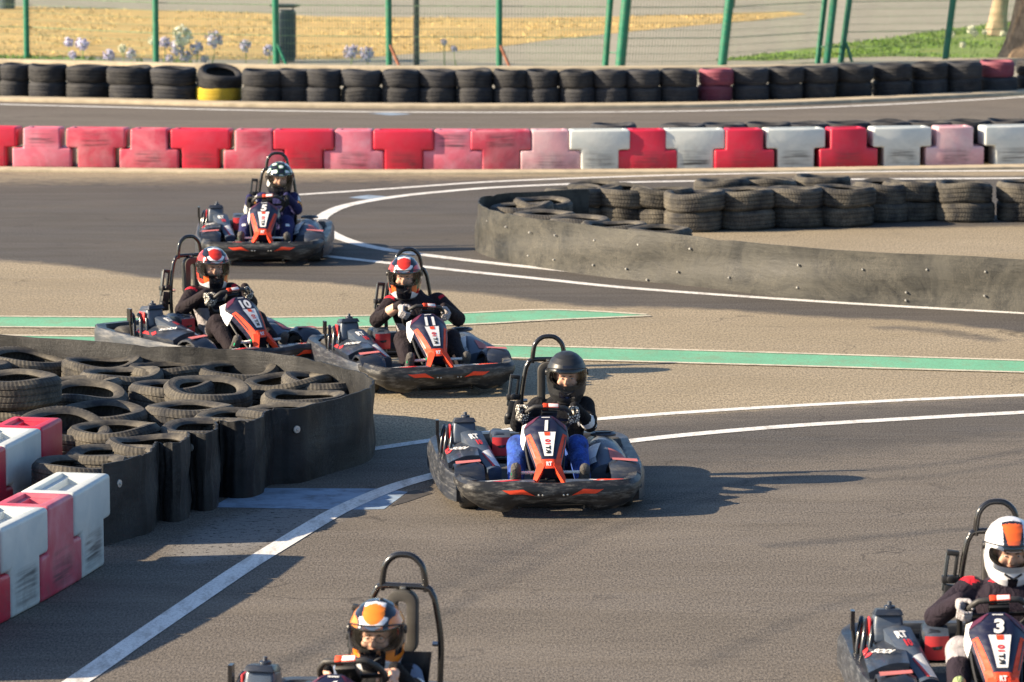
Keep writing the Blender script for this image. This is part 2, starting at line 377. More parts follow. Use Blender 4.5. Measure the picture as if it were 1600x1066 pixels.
for pts, w_, a_ in (([(600, 432), (900, 464), (1200, 484), (1700, 508)], .3, .5), ([(1400, 517), (1470, 521), (1540, 530)], .28, .6), ([(700, 560), (1100, 600), (1500, 596)], .2, .25),
                   ([(1700, 672), (1300, 702), (1000, 770), (700, 900)], .5, .45), ([(1700, 760), (1350, 790), (1000, 880), (760, 1000)], .35, .3), ([(1700, 900), (1300, 930), (900, 1060)], .3, .25), ([(1650, 700), (1250, 740), (950, 812), (640, 930), (380, 1066)], .13, .6), ([(1650, 716), (1250, 757), (960, 834), (660, 962), (430, 1090)], .13, .55), ([(1200, 860), (1420, 825), (1660, 812)], .12, .65), ([(1100, 1040), (1350, 935), (1660, 890)], .14, .5), ([(560, 630), (800, 600), (1150, 606), (1600, 604)], .14, .3),
                   ([(60, 318), (300, 336), (560, 346)], .16, .4), ([(0, 362), (260, 372), (470, 408), (700, 430)], .16, .4), ([(640, 440), (1000, 470), (1600, 500)], .12, .5),
                   ([(0, 300), (300, 306), (600, 330), (900, 322)], .5, .3), ([(0, 345), (250, 395), (600, 428)], .4, .35)): dark = np.maximum(dark, streak(pts, w_, a_) + 0 * dark)
top = feather(P, [(-400, 150), (1900, 130), (1900, 205), (-400, 205)], .5)
mid = np.maximum(mid, top * .8)
dust = feather(P, [(250, 860), (330, 812), (420, 790), (560, 770), (560, 800), (470, 835), (380, 870), (280, 885)], .35)
def ground_material():
    m, nt, b = new_mat('asphalt'); v = coords(nt)
    at_ = node(nt, 'ShaderNodeAttribute', attribute_name='surf'); sp = node(nt, 'ShaderNodeSeparateColor'); nt.links.new(at_.outputs['Color'], sp.inputs[0])
    big = noise(nt, coords(nt, (.5, .8, 1)), 1.0, 6, .6, .5); med = noise(nt, v, 5, 5, .65); fine = noise(nt, coords(nt, (1, .27, 1)), 62, 3, .8); grain = noise(nt, coords(nt, (1, .3, 1)), 84, 3, .8)
    strk = noise(nt, coords(nt, (.3, 1.6, 1), rot=(0, 0, .12)), 1.3, 8, .68, .8)
    sp2 = noise(nt, v, 44, 2, .5)
    tan = mixc(nt, ramp(nt, fine, .39, .61), (.15, .124, .088), (.435, .365, .255))
    tan = mixc(nt, ramp(nt, big, .3, .7, 0, .5), tan, (.2, .165, .11))
    drk = mixc(nt, ramp(nt, grain, .39, .61), (.037, .035, .034), (.128, .118, .107))
    drk = mixc(nt, ramp(nt, strk, .42, .66, 0, .3), drk, (.035, .031, .028))
    drk = mixc(nt, ramp(nt, big, .35, .7, 0, .3), drk, (.15, .13, .108))
    mdc = mixc(nt, ramp(nt, grain, .37, .63), (.064, .057, .05), (.215, .188, .157))
    mdc = mixc(nt, ramp(nt, strk, .42, .7, 0, .28), mdc, (.05, .046, .042))
    mdc = mixc(nt, ramp(nt, big, .5, .75, 0, .35), mdc, (.23, .2, .16))
    wig = math_(nt, 'MULTIPLY', math_(nt, 'SUBTRACT', med, .5), .9)
    def soft(o): return ramp(nt, math_(nt, 'ADD', o, math_(nt, 'MULTIPLY', wig, .7)), .3, .7)
    c = mixc(nt, soft(sp.outputs[1]), tan, mdc)
    c = mixc(nt, soft(sp.outputs[0]), c, drk)
    c = mixc(nt, math_(nt, 'MULTIPLY', ramp(nt, math_(nt, 'ADD', sp.outputs[2], wig), .35, .9), .55), c, (.24, .24, .235))
    crumb = math_(nt, 'MULTIPLY', ramp(nt, math_(nt, 'ADD', sp.outputs[2], wig), .2, .6), ramp(nt, noise(nt, coords(nt, (22, 22, 22)), 1., 5, .75), .56, .6, 0, .9))
    c = mixc(nt, crumb, c, (.012, .012, .012))
    dots = noise(nt, v, 13, 4, .8)   # rubber crumbs and specks
    c = mixc(nt, ramp(nt, dots, .715, .735, 0, .8), c, (.02, .02, .02))
    # fine cracks
    vo = node(nt, 'ShaderNodeTexVoronoi', feature='DISTANCE_TO_EDGE'); vo.inputs['Scale'].default_value = .45
    wv = node(nt, 'ShaderNodeVectorMath', operation='ADD'); nn = node(nt, 'ShaderNodeTexNoise'); nn.inputs['Scale'].default_value = 2.; nt.links.new(v, nn.inputs['Vector'])
    nt.links.new(v, wv.inputs[0]); nt.links.new(nn.outputs['Color'], wv.inputs[1]); nt.links.new(wv.outputs[0], vo.inputs['Vector'])
    cr = math_(nt, 'MULTIPLY', ramp(nt, vo.outputs['Distance'], .007, .002), ramp(nt, noise(nt, v, .8), .5, .6, 0, .5))
    c = mixc(nt, cr, c, (.025, .022, .02))
    nt.links.new(c, b.inputs['Base Color']); nt.links.new(ramp(nt, strk, .35, .65, .7, .92), b.inputs['Roughness'])
    b.inputs['Specular IOR Level'].default_value = .15
    bump(nt, b, math_(nt, 'ADD', fine, math_(nt, 'MULTIPLY', sp2, .4)), .3, .008)
    return m
M['asphalt'] = ground_material()
me = bpy.data.meshes.new('asphalt')
ny = len(ys)
me.from_pydata([(a, b, 0) for a, b in P.tolist()], [], [(i * ny + j, (i + 1) * ny + j, (i + 1) * ny + j + 1, i * ny + j + 1) for i in range(len(xs) - 1) for j in range(ny - 1)])
ca = me.color_attributes.new('surf', 'FLOAT_COLOR', 'POINT')
ca.data.foreach_set('color', np.stack([dark, mid, dust, np.ones(len(P))], 1).astype(np.float32).ravel())
me.materials.append(M['asphalt'])
tag(link('asphalt', me), kind='structure')

def paving():
    m, nt, b = new_mat('pale_paving'); v = coords(nt)
    n1, n2 = noise(nt, v, 1.1, 5), noise(nt, v, 30, 3)
    c = mixc(nt, ramp(nt, n1, .3, .7), (.27, .25, .19), (.35, .32, .25)); c = mixc(nt, ramp(nt, n2, .35, .7, 0, .5), c, (.2, .19, .15))
    nt.links.new(c, b.inputs['Base Color']); b.inputs['Roughness'].default_value = .9
    return m
M['paving'] = paving()
def earth(name, a, b_, c_):
    m, nt, b = new_mat(name); v = coords(nt, (.45, 1, 1))
    c = mixc(nt, ramp(nt, noise(nt, v, .9, 6, .65), .35, .65), a, b_); c = mixc(nt, ramp(nt, noise(nt, v, 2.7, 5, .7), .5, .68, 0, .8), c, c_)
    c = mixc(nt, ramp(nt, noise(nt, v, 9, 4), .4, .7, 0, .22), c, [x * .5 for x in a])
    nt.links.new(c, b.inputs['Base Color']); b.inputs['Roughness'].default_value = .95
    return m
M['dry'] = earth('dry_field', (.42, .28, .09), (.58, .4, .14), (.27, .22, .09))
M['lawn'] = earth('lawn', (.11, .19, .025), (.17, .25, .04), (.28, .26, .06))
M['dirt'] = earth('bare_ground', (.2, .16, .11), (.26, .2, .14), (.15, .13, .09))
def sheet(name, pts, z, mat):
    mb = MB(); mb.add([(x, y, z) for x, y in pts], [tuple(range(len(pts)))]); o = mb.build(name, mat, recalc=False)
    if o.data.polygons[0].normal.z < 0: o.data.flip_normals()
    return tag(o, kind='structure')
sheet('ground', [(-500, -300), (500, -300), (500, 900), (-500, 900)], -.03, M['dirt'])
sheet('path', [(-60, 60.6), (60, 60.6), (60, 150), (-60, 150)], -.004, M['paving'])
drypoly = [(-900, 92), (0, 92), (130, 88), (300, 93), (440, 93), (560, 91), (640, 84), (760, 76), (860, 62), (960, 52), (1060, 42), (1180, 32), (1260, 22), (1230, 18), (1100, 22), (960, 26), (800, 28), (500, 26), (400, 20), (100, 12), (-900, -10)]
lawnpoly = [(1115, 94), (1200, 84), (1300, 70), (1400, 58), (1480, 46), (1560, 36), (1640, 30), (2100, 15), (2100, 100), (1600, 92), (1500, 90), (1400, 88), (1280, 91), (1200, 95)]
sheet('field', W(drypoly), 0., M['dry'])
sheet('lawn', W(lawnpoly), 0., M['lawn'])
def blades(name, poly, n, hmin, hmax, mat, label, z0=0.):
    rnd = random.Random(name); w = W(poly); X = [p[0] for p in w]; Y = [p[1] for p in w]; mb = MB(); k = 0
    while k < n:
        pts = np.array([[rnd.uniform(max(min(X), -14), min(max(X), 14)), rnd.uniform(min(Y), min(max(Y), 90))] for _ in range(400)])
        pts = pts[inside(pts, w)]
        for x, y in pts:
            if math.sin(x * 2.1 + 1.3 * math.sin(y)) + math.sin(y * 1.7 + x * .5) + rnd.uniform(-1, 1) < -.3: continue
            for _ in range(3):
                a = rnd.uniform(0, 6.28); h = rnd.uniform(hmin, hmax); bx, by = x + rnd.uniform(-.06, .06), y + rnd.uniform(-.06, .06); lx, ly = rnd.uniform(-.6, .6) * h, rnd.uniform(-.6, .6) * h
                dx, dy = math.cos(a) * .014, math.sin(a) * .014
                mb.add([(bx - dx, by - dy, z0), (bx + dx, by + dy, z0), (bx + lx * .4 + dx * .7, by + ly * .4 + dy * .7, h * .6), (bx + lx, by + ly, h), (bx + lx * .4 - dx * .7, by + ly * .4 - dy * .7, h * .6)], [(0, 1, 2, 3, 4)])
            k += 1
    o = mb.build(name, mat, weld=False, recalc=False)
    tag(o, label, 'grass', kind='stuff')
blades('dry_grass', drypoly, 2600, .01, .04, M['drygrass'], 'sparse straw coloured dry grass behind the green fence')
blades('green_grass', lawnpoly, 5200, .012, .05, M['grassblade'], 'short green grass round the tree trunks')
weedpoly = [(-200, 103), (0, 100), (140, 103), (300, 108), (300, 99), (140, 93), (0, 90), (-200, 90)]
blades('weeds', weedpoly, 420, .02, .09, M['grassblade'], 'green weeds along the foot of the fence')

# ------------------------------------------------------------------ painted lines
def ribbon(name, pts, wid, mat, z=.004, n=8, px=True):
    path = catmull([at(*p) for p in pts] if px else pts, n); mb = MB(); L = []; 
    ws = wid if isinstance(wid, list) else [wid, wid]
    for i, p in enumerate(path):
        t = (path[min(i + 1, len(path) - 1)] - path[max(i - 1, 0)]).normalized(); nn = Vector((-t.y, t.x, 0)); w = lerp(np.linspace(0, 1, len(ws)), ws, i / (len(path) - 1)) / 2
        L += [(p.x + nn.x * w, p.y + nn.y * w, z), (p.x - nn.x * w, p.y - nn.y * w, z)]
    mb.add(L, [(2 * i, 2 * i + 1, 2 * i + 3, 2 * i + 2) for i in range(len(path) - 1)])
    o = mb.build(name, mat, recalc=False)
    if o.data.polygons[0].normal.z < 0: o.data.flip_normals()
    return tag(o, kind='structure')
ribbon('road_line', [(455, 305.5), (600, 296), (750, 285.5), (900, 279), (1100, 273), (1350, 269), (1640, 267), (1900, 266)], .13, M['line'])
ribbon('road_line', [(1900, 276), (1600, 279), (1300, 281), (1000, 285), (800, 292), (680, 301), (600, 310.5), (540, 322), (508, 336), (500, 348), (512, 362), (545, 377), (600, 390), (700, 403.5), (800, 415), (900, 425)], .15, M['line'])
ribbon('road_line', [(430, 391), (520, 402), (700, 421.5), (850, 437), (1000, 452), (1300, 473), (1600, 490), (1900, 506)], .13, M['line'])
ribbon('road_line', [(470, 718), (583, 702), (700, 685), (820, 669), (940, 655), (1150, 640), (1400, 626.5), (1600, 618), (1900, 606)], .12, M['line'])
ribbon('road_line', [(-60, 1180), (110, 1072), (210, 1003), (310, 935), (380, 888), (440, 851), (510, 809), (560, 784), (620, 760), (680, 743), (780, 718), (1000, 688), (1200, 669), (1400, 656), (1600, 645), (1900, 630)], .14, M['line'])
ribbon('road_line', [(-200, 158), (100, 166), (400, 173), (700, 176), (1000, 175), (1200, 171), (1400, 163), (1600, 152), (1800, 140)], .14, M['line'])
def strip(top, bot, name='green_strip'):
    A = catmull([at(*p) for p in top], 6); B = catmull([at(*p) for p in bot], 6)
    n = len(A); mb = MB(); mb.add([(p.x, p.y, .004) for p in A] + [(p.x, p.y, .004) for p in B], [(i, i + 1, n + i + 1, n + i) for i in range(n - 1)])
    o = mb.build(name, M['green_paint'], recalc=False)
    if o.data.polygons[0].normal.z < 0: o.data.flip_normals()
    tag(o, kind='structure')
    for e in (A, B): ribbon('strip_edge_line', [Vector((p.x, p.y, 0)) for p in e], .07, M['cream_line'], .008, 1, px=False)
strip([(-300, 495), (0, 495.5), (380, 497.5), (700, 491), (860, 485), (1010, 492.5)], [(-300, 511), (0, 512), (380, 514), (700, 509), (860, 501), (1016, 494.5)])
strip([(-300, 524), (0, 525), (380, 530), (745, 539.5), (1100, 549), (1600, 564.5), (1900, 574)], [(-300, 541), (0, 543), (380, 549), (745, 559), (1100, 569), (1600, 583), (1900, 593)])
sheet('paint_patch', W([(330, 793), (385, 763), (590, 764), (637, 769), (600, 796), (560, 797)]), .002, M['patch'])
sheet('paint_patch', W([(545, 309), (575, 305), (610, 308), (585, 313)]), .002, M['patch'])
sheet('paint_patch', W([(575, 177.5), (610, 176.6), (645, 178.6), (610, 180.5)]), .002, M['patch'])
sheet('tar_patch', W([(638, 769), (650, 766), (676, 771), (636, 785), (610, 792)]), .0025, simple('tar', (.045, .04, .036), .8, var=.3, scale=20))
# kerbs
def kerb(name, pts, wid, h, z0=-.02):
    path = catmull([at(*p) for p in pts], 6); secs = []
    for i, p in enumerate(path):
        t = (path[min(i + 1, len(path) - 1)] - path[max(i - 1, 0)]).normalized(); nn = Vector((-t.y, t.x, 0))
        a, b = p + nn * wid / 2, p - nn * wid / 2
        secs.append([(a.x, a.y, z0), (a.x, a.y, h), (b.x, b.y, h), (b.x, b.y, z0)])
    o = MB().loft(secs).build(name, M['concrete'], bevel=.012); return tag(o, kind='structure')
kerb('kerb', [(-300, 150), (0, 157), (200, 161), (400, 166), (700, 168.5), (1000, 167.5), (1200, 164), (1400, 156), (1600, 146), (1900, 130)], .42, .05)
kerb('kerb', [(-300, 262), (0, 266), (400, 270), (800, 270.5), (1200, 268), (1600, 262), (1900, 257)], .34, .03)
kerb('fence_footing', [(-300, 101), (0, 104), (300, 111), (600, 115), (900, 116), (1200, 114), (1400, 108), (1600, 101), (1900, 90)], .3, .12)

# ------------------------------------------------------------------ tyres
def tyre_mesh(name, r, w, rim, mat, sag=0., seed=0, seg=56):
    h = w / 2; s = []
    for a, b in ((rim, .72), (rim + .01, .84), (rim + .022, .9), (rim + (r - rim) * .45, 1.), (rim + (r - rim) * .72, .98), (r - .018, .86), (r - .004, .72)): s.append((a, b * h))
    s += [(r, .5 * h), (r - .008, .46 * h), (r - .008, .4 * h), (r, .36 * h), (r, .08 * h), (r - .008, .05 * h)]
    prof = s + [(a, -b) for a, b in reversed(s)]
    inner = [(rim + .012, -.62 * h), (rim + .06, -.62 * h), (r - .03, -.5 * h), (r - .022, 0), (r - .03, .5 * h), (rim + .06, .62 * h), (rim + .012, .62 * h)]
    mb = MB().lathe(prof + inner, seg, ring=True); me = mb.mesh(name, mat, angle=32)
    rnd = random.Random(seed); p0, p1 = rnd.uniform(0, 6.28), rnd.uniform(0, 6.28)
    for v in me.vertices:
        a = math.atan2(v.co.y, v.co.x); rr = math.hypot(v.co.x, v.co.y) / r
        v.co.z += sag * rr * rr * math.cos(2 * (a - p0)) + .006 * math.sin(3 * a + p1)
        k = 1 + .012 * math.sin(2 * a + p1); v.co.x *= k; v.co.y *= k
    return me
TY = [tyre_mesh('tyre', .315, .2, .2, M['tyre'], 0, 1), tyre_mesh('tyre', .305, .21, .2, M['tyre'], .012, 2), tyre_mesh('tyre', .322, .19, .215, M['tyre'], .013, 3), tyre_mesh('tyre', .3, .2, .195, M['tyre'], .026, 4)]
TF = [tyre_mesh('tyre', .285, .245, .18, M['tyre_far'], 0, 5, 40), tyre_mesh('tyre', .28, .25, .18, M['tyre_far'], .012, 6, 40), tyre_mesh('tyre', .29, .235, .185, M['tyre_far'], .006, 8, 40)]
TM = tyre_mesh('tyre', .27, .23, .18, M['tyre_maroon'], 0, 9, 40); TYE = tyre_mesh('tyre', .28, .22, .18, M['tyre_yellow'], 0, 10, 40)
ORD = ['first', 'second', 'third', 'fourth', 'fifth', 'sixth', 'seventh', 'eighth', 'ninth', 'tenth', 'eleventh', 'twelfth', 'thirteenth', 'fourteenth', 'fifteenth', 'sixteenth', 'seventeenth', 'eighteenth',
       'nineteenth', 'twentieth', 'twenty-first', 'twenty-second', 'twenty-third', 'twenty-fourth', 'twenty-fifth', 'twenty-sixth', 'twenty-seventh', 'twenty-eighth', 'twenty-ninth', 'thirtieth']
def tyre(me, loc, label, group, tilt=(0, 0), rz=None):
    o = link('tyre', me); o.location = loc; o.rotation_euler = (tilt[0], tilt[1], random.uniform(0, 6.28) if rz is None else rz)
    return tag(o, label, 'tyre', group)
# far row in front of the green fence: two high
far = [(-25, 152), (19, 153), (72, 155), (136, 156), (203, 159), (271, 160), (340, 161), (408, 163), (458, 163), (503, 163.5), (565, 164), (626, 164), (683, 164), (742, 164.5), (799, 164.5), (849, 165),
       (903, 165), (955, 164.5), (1006, 164), (1061, 163), (1118, 161.5), (1174, 160), (1228, 158.5), (1280, 157), (1335, 155), (1397, 153), (1455, 151), (1508, 149.5), (1563, 147), (1622, 144)]
for i, (px, py) in enumerate(far):
    c = at(px, py); c.y += .3 + random.uniform(-.03, .03); nm = ORD[i]
    for lev in (0, 1):
        mm = random.choice(TF); w = .238; z = w / 2 + lev * w; tl = (random.uniform(-.03, .03), random.uniform(-.03, .03)) if lev else (0, 0); gap = ((far[i + 1][0] if i < 29 else px + 60) - (far[i - 1][0] if i else px - 60)) / 2 / 108.; sc = gap / .565 * random.uniform(1.03, 1.09)
        lab = f"{'upper' if lev else 'lower'} black tyre of the {nm} stack counted along the row under the green fence"
        if i == 6:
            if lev == 0: mm, lab = TYE, 'yellow painted tyre squashed under a tilted tyre below the green fence'
            else: lab, tl, z = 'black tyre tilted open on top of the yellow tyre', (R(15), R(9)), .33
        if i == 20: mm, lab, sc = TM, f"{'upper' if lev else 'lower'} of two maroon painted tyres stacked under the green fence", .95
        if i == 28 and lev: mm, lab = TM, 'faded maroon tyre lying on a black tyre near the rough tree trunk'
        x = c.x + (random.uniform(-.03, .03) if lev else 0)
        o = tyre(mm, (x, c.y, z), lab, 'tyres stacked in the row under the fence', tl, rz=0 if tl[0] > .2 else None); o.scale = (sc, sc, 1)
# row behind the barrier
bk = [(960, 205), (1070, 203), (1135, 203), (1205, 202.5), (1265, 202), (1330, 201.5), (1395, 201), (1460, 200), (1520, 199.5), (1585, 198.5)]
for i, (px, py) in enumerate(bk):
    c = at(px, lerp([-200, 0, 400, 800, 1200, 1600, 1800], [257, 262, 266.5, 267.5, 265, 259, 255], px)); c.y += .68
    for lev in (0, 1):
        tyre(TF[(i + lev) % 3], (c.x, c.y, .125 + lev * .25), f"{'upper' if lev else 'lower'} tyre of the {ORD[i]} stack hidden behind the white barrier blocks", 'tyres behind the barrier')
# island tyres: (px, py of the front foot, levels)
isl_t = [(1085, 364, 2), (1165, 361, 2), (1245, 358, 2), (1321, 356, 2), (1512, 349, 2), (1608, 348, 2), (1700, 346, 2),
         (1036, 358, 2), (976, 357, 2), (930, 352, 2), (1382, 349, 2), (1430, 347, 2), (1130, 345, 2), (1200, 342, 2), (1290, 339, 2), (900, 357, 2)]
k = 0
for i, (px, py, n) in enumerate(isl_t):
    c = at(px, py); c.y += .31; sc = 1. + random.uniform(-.04, .04)
    for lev in range(n):
        o = tyre(TY[random.choice((0, 1, 1, 2 if lev else 0))], (c.x + random.uniform(-.02, .02) * lev, c.y, .1 + .2 * lev), f"{'upper' if lev else 'lower'} worn tyre of the {ORD[i]} stack on the island behind the grey belt", 'tyres stacked on the island', (random.uniform(-.04, .04) * lev, random.uniform(-.04, .04) * lev))
        o.scale = (sc, sc, 1.02)
nose = [(848, 309, .43), (815, 316, .42), (850, 329, .42), (905, 338, .42), (960, 345, .42), (1030, 353, .42)]
for i, (px, py, z) in enumerate(nose):
    c = at(px, py, z); c.y += .0
    for lev in (0, 1):
        tyre(TY[(i + lev) % 3], (c.x, c.y, .1 + .205 * lev), f"{'upper' if lev else 'lower'} tyre of the {ORD[i]} pair tucked inside the rounded nose of the grey belt", 'tyres inside the belt nose', (R(4) * lev if i in (0, 1) else 0, 0))
# pile inside the black belt: px, py of the centre of the top face, levels, mesh, tilt
pile = [(40, 549, 2, 2, (4, 6)), (160, 557, 2, 3, (0, 0)), (268, 564, 2, 2, (2, -3)), (372, 568, 2, 1, (-3, 2)), (450, 583, 2, 2, (4, 3)), (190, 575, 2, 1, (0, 0)), (122, 588, 2, 0, (2, 3)), (132, 607, 2, 3, (5, 2)),
        (160, 632, 2, 0, (3, -1)), (178, 660, 2, 1, (0, 2)), (100, 656, 2, 2, (9, 9)), (22, 578, 3, 0, (0, 0)), (268, 594, 2, 1, (2, 0)), (324, 600, 2, 0, (7, 4)), (296, 627, 2, 0, (2, 0)),
        (505, 583, 2, 1, (3, 2)), (476, 611, 2, 1, (0, 0)), (440, 630, 2, 2, (0, 2)), (323, 657, 2, 0, (2, 0)), (238, 682, 2, 1, (0, 0)), (180, 697, 2, 0, (0, 0)), (125, 714, 2, 1, (0, 0)), (-30, 610, 2, 1, (0, 0)), (-50, 560, 2, 0, (0, 0)), (375, 640, 2, 0, (0, 0))]
for i, (px, py, n, mi, tl) in enumerate(pile):
    z = .215 * n if i not in () else 0
    c = at(px, py, z)
    for lev in range(n):
        top_ = lev == n - 1
        nm = ['bottom', 'upper', 'topmost'][lev] if n == 3 else ['lower', 'upper'][lev]
        tyre(TY[mi if top_ else (mi + i) % 2], (c.x, c.y, .1 + .205 * lev + (.02 if top_ and tl[0] > 4 else 0)), f"{nm} tyre of the {ORD[i]} stack in the pile held by the black rubber belt", 'tyres piled behind the black belt', (R(tl[0]), R(tl[1])) if top_ else (0, 0), rz=0 if top_ and tl[0] > 4 else None)

# ------------------------------------------------------------------ belts
def belt(name, tops, h, mat, label, bolts, boltmat, flare=0.):
    path = catmull([at(px, py, h) for px, py in tops], 6); n = len(path); outer = []; nrm = []
    for i, p in enumerate(path):
        t = (path[min(i + 1, n - 1)] - path[max(i - 1, 0)]).normalized(); nrm.append(Vector((t.y, -t.x, 0)))
    if sum(nn.dot(p - sum(path, Vector()) / n) for nn, p in zip(nrm, path)) < 0: nrm = [-a for a in nrm]
    secs = []; rows = 7
    for i, p in enumerate(path):
        nn = nrm[i]; a = []; b = []
        for k in range(rows):
            z = h * k / (rows - 1); o = flare * (1 - k / (rows - 1)) + .006 * math.sin(i * 1.9 + k * .2) * (k > 0) + .014 * math.sin(i * .31 + k * 1.1) * math.sin(k / (rows - 1) * 3.1)
            zz = z + (.004 * math.sin(i * .23) + .004 * math.sin(i * .7 + 1) - (.012 if (i * 7) % 23 == 0 else 0) if k == rows - 1 else 0)
            a.append((p.x + nn.x * (o + .006), p.y + nn.y * (o + .006), zz)); b.append((p.x + nn.x * (o - .006), p.y + nn.y * (o - .006), zz))
        secs.append(a + b[::-1])
    o = MB().loft(secs).build(name, mat, angle=50)
    tag(o, label, 'rubber belt')
    for px, zz in bolts:
        best = None
        for i, p in enumerate(path):
            q = Vector((p.x, p.y, zz)); s = nrm[i].dot(Vector((0, -1, 0)))
            if s > .1 or (px < 600 and s > -.5 and nrm[i].x > .2):
                d = abs(pix(q)[0] - px)
                if best is None or d < best[0]: best = (d, i, q)
        if best is None: continue
        i, q = best[1], best[2]; nn = nrm[i]
        Mx = Matrix.Translation(q + nn * (.008 + flare * (1 - zz / h) + .006)) @ nn.to_track_quat('Z', 'Y').to_matrix().to_4x4()
        MB().lathe([(.0001, .012), (.007, .012), (.009, .009), (.01, .004), (.01 if h < .48 else .024, .003), (.011 if h < .48 else .026, -.004), (.0001, -.004)], 14, Mx).build('bolt', boltmat, o)
    return o
M['bolt'] = simple('zinc_bolt', (.45, .44, .41), .4, .4, var=.2)
belt('rubber_belt', [(-400, 507), (-150, 514), (0, 523), (120, 531), (250, 540), (316, 544), (381, 548), (447, 554), (512, 567), (560, 581), (580, 592), (582, 599), (567, 610), (512, 625), (469, 637), (432, 639), (418, 641), (411, 646), (408, 652), (390, 658), (365, 659), (345, 657), (337, 658), (339, 667), (333, 674), (317, 677), (301, 675), (294, 675), (294, 682), (284, 690), (266, 692), (250, 690), (242, 692), (240, 699), (230, 708), (209, 713), (160, 726)], .5, M['belt2'],
     'black rubber belt wrapped round the tyre pile beside the red and white blocks', [(186, .36), (300, .4), (465, .36)], M['bolt'])
belt('rubber_belt', [(1900, 424), (1600, 406), (1450, 398), (1250, 386), (1100, 370), (1000, 361), (900, 350), (820, 338.5), (775, 329), (752, 321), (748, 314), (757, 307), (790, 302), (850, 298), (920, 296)], .46, M['belt'],
     'weathered grey rubber belt curving round the nose of the tyre island', [(765, .34), (792, .33), (831, .32), (876, .33), (932, .33), (995, .335), (1075, .34), (826, .1), (873, .1), (933, .1), (989, .1), (1070, .12), (1148, .12), (1240, .3), (1335, .3), (1437, .33), (1548, .34), (1240, .1), (1430, .12), (1545, .13), (1020, .02), (1430, .05)], M['bolt'], flare=.03)

# ------------------------------------------------------------------ barrier blocks
def barrier_mesh(name, inv, mat, wide=.725, narrow=.455, h=.53, d=.34):
    a, b, z = wide / 2 - .004, narrow / 2 - .004, .27
    prof = [(-b, 0), (b, 0), (b, z), (a, z), (a, h), (-a, h), (-a, z), (-b, z)] if not inv else [(-a, 0), (a, 0), (a, z - .008), (b, z - .008), (b, h), (-b, h), (-b, z - .008), (-a, z - .008)]
    mb = MB(); Mx = Matrix.Translation((0, d / 2, 0)) @ Matrix.Rotation(R(90), 4, 'X'); mb.prism(prof, d, Mx)
    body = mb.mesh(name, mat, bevel=.026, seg=3, angle=60)
    # top pocket and slots: sunk by cutting with a boolean-free inset ring
    bm = bmesh.new(); bm.from_mesh(body)
    tf = max((f for f in bm.faces if f.normal.z > .99 and f.calc_center_median().z > h - .01), key=lambda f: f.calc_area())
    bmesh.ops.inset_region(bm, faces=[tf], thickness=.055, depth=0.); bmesh.ops.inset_region(bm, faces=[tf], thickness=.012, depth=-.02)
    bmesh.ops.inset_region(bm, faces=[tf], thickness=.05, depth=0.); bmesh.ops.inset_region(bm, faces=[tf], thickness=.015, depth=-.035)
    ff = [f for f in bm.faces if abs(f.normal.y) > .99 and f.calc_area() > .02]
    bm.to_mesh(body); bm.free(); body.shade_smooth(); body.set_sharp_from_angle(angle=R(40))
    return body
BM = {}
def block(kind, inv, loc, rz, label, group):
    key = (kind, inv)
    if key not in BM: BM[key] = barrier_mesh('barrier_block', inv, M['b_' + kind])
    o = link('barrier_block', BM[key]); o.location = loc; o.rotation_euler = (0, 0, rz)
    return tag(o, label, 'barrier block', group)
farb = [(-95, 1, 'rose'), (-17, 0, 'red'), (67, 1, 'pink2'), (152, 0, 'rose'), (235, 1, 'rose'), (315, 0, 'red'), (397, 1, 'rose'), (475, 0, 'red'), (553, 1, 'pink2'), (631, 0, 'red'), (708, 1, 'pink2'), (782, 0, 'rose'),
        (859, 1, 'pink'), (936, 0, 'white'), (1010, 1, 'red'), (1085, 0, 'white'), (1162, 1, 'red'), (1241, 0, 'white'), (1323, 1, 'red'), (1407, 0, 'white'), (1490, 1, 'pink'), (1580, 0, 'white'), (1660, 1, 'red')]
CN = {'red': 'bright red', 'rose': 'scuffed crimson', 'pink2': 'rose pink', 'pink': 'faded pale pink', 'white': 'white'}
cnt = {}
for i, (px, inv, kd) in enumerate(farb):
    py = lerp([-200, 0, 400, 800, 1200, 1600, 1800], [257, 262, 266.5, 267.5, 265, 259, 255], px)
    p = at(px, py); q = at(px + 40, lerp([-200, 0, 400, 800, 1200, 1600, 1800], [257, 262, 266.5, 267.5, 265, 259, 255], px + 40))
    k = (inv, kd); cnt[k] = cnt.get(k, 0) + 1
    block(kd, inv, (p.x, p.y + .2 + random.uniform(-.015, .015), 0), math.atan2(q.y - p.y, q.x - p.x) + random.uniform(-.012, .012),
          f"{ORD[cnt[k] - 1]} {CN[kd]} {'wide-footed' if inv else 'wide-topped'} plastic block along the far barrier", 'barrier blocks in the long far row').scale = (1, .9, .895)
# near rows: face points right/towards the camera
def near_row(p0, dirv, n, inv0, kinds, labs, bend=0.):
    p = Vector((p0.x, p0.y, 0)); a = math.atan2(dirv[1], dirv[0])
    for i in range(n):
        block(kinds[i], (i + inv0) % 2, (p.x, p.y, 0), a, labs[i], 'barrier blocks by the black belt')
        a += bend / 2; p -= Vector((math.cos(a), math.sin(a), 0)) * .585; a += bend / 2
fa = R(79)
FD, FN = Vector((math.cos(fa), math.sin(fa), 0)), Vector((-math.sin(fa), math.cos(fa), 0)); c0 = at(173, 739, .53) - FD * .36 + FN * .17
near_row(c0, (math.cos(fa), math.sin(fa)), 6, 0, ['white', 'rose', 'white', 'red', 'white', 'red'],
         ['white wide-topped block touching the end of the black belt', 'red wide-footed block between the two scuffed white blocks', 'white wide-topped block with a sooty foot beside the track edge', 'red wide-footed block cut off at the edge of the picture by a white block', 'white block past the picture edge in the near row', 'red block past the picture edge in the near row'], -.03)
c1 = at(99, 652, .53) - FD * .23 + FN * .17
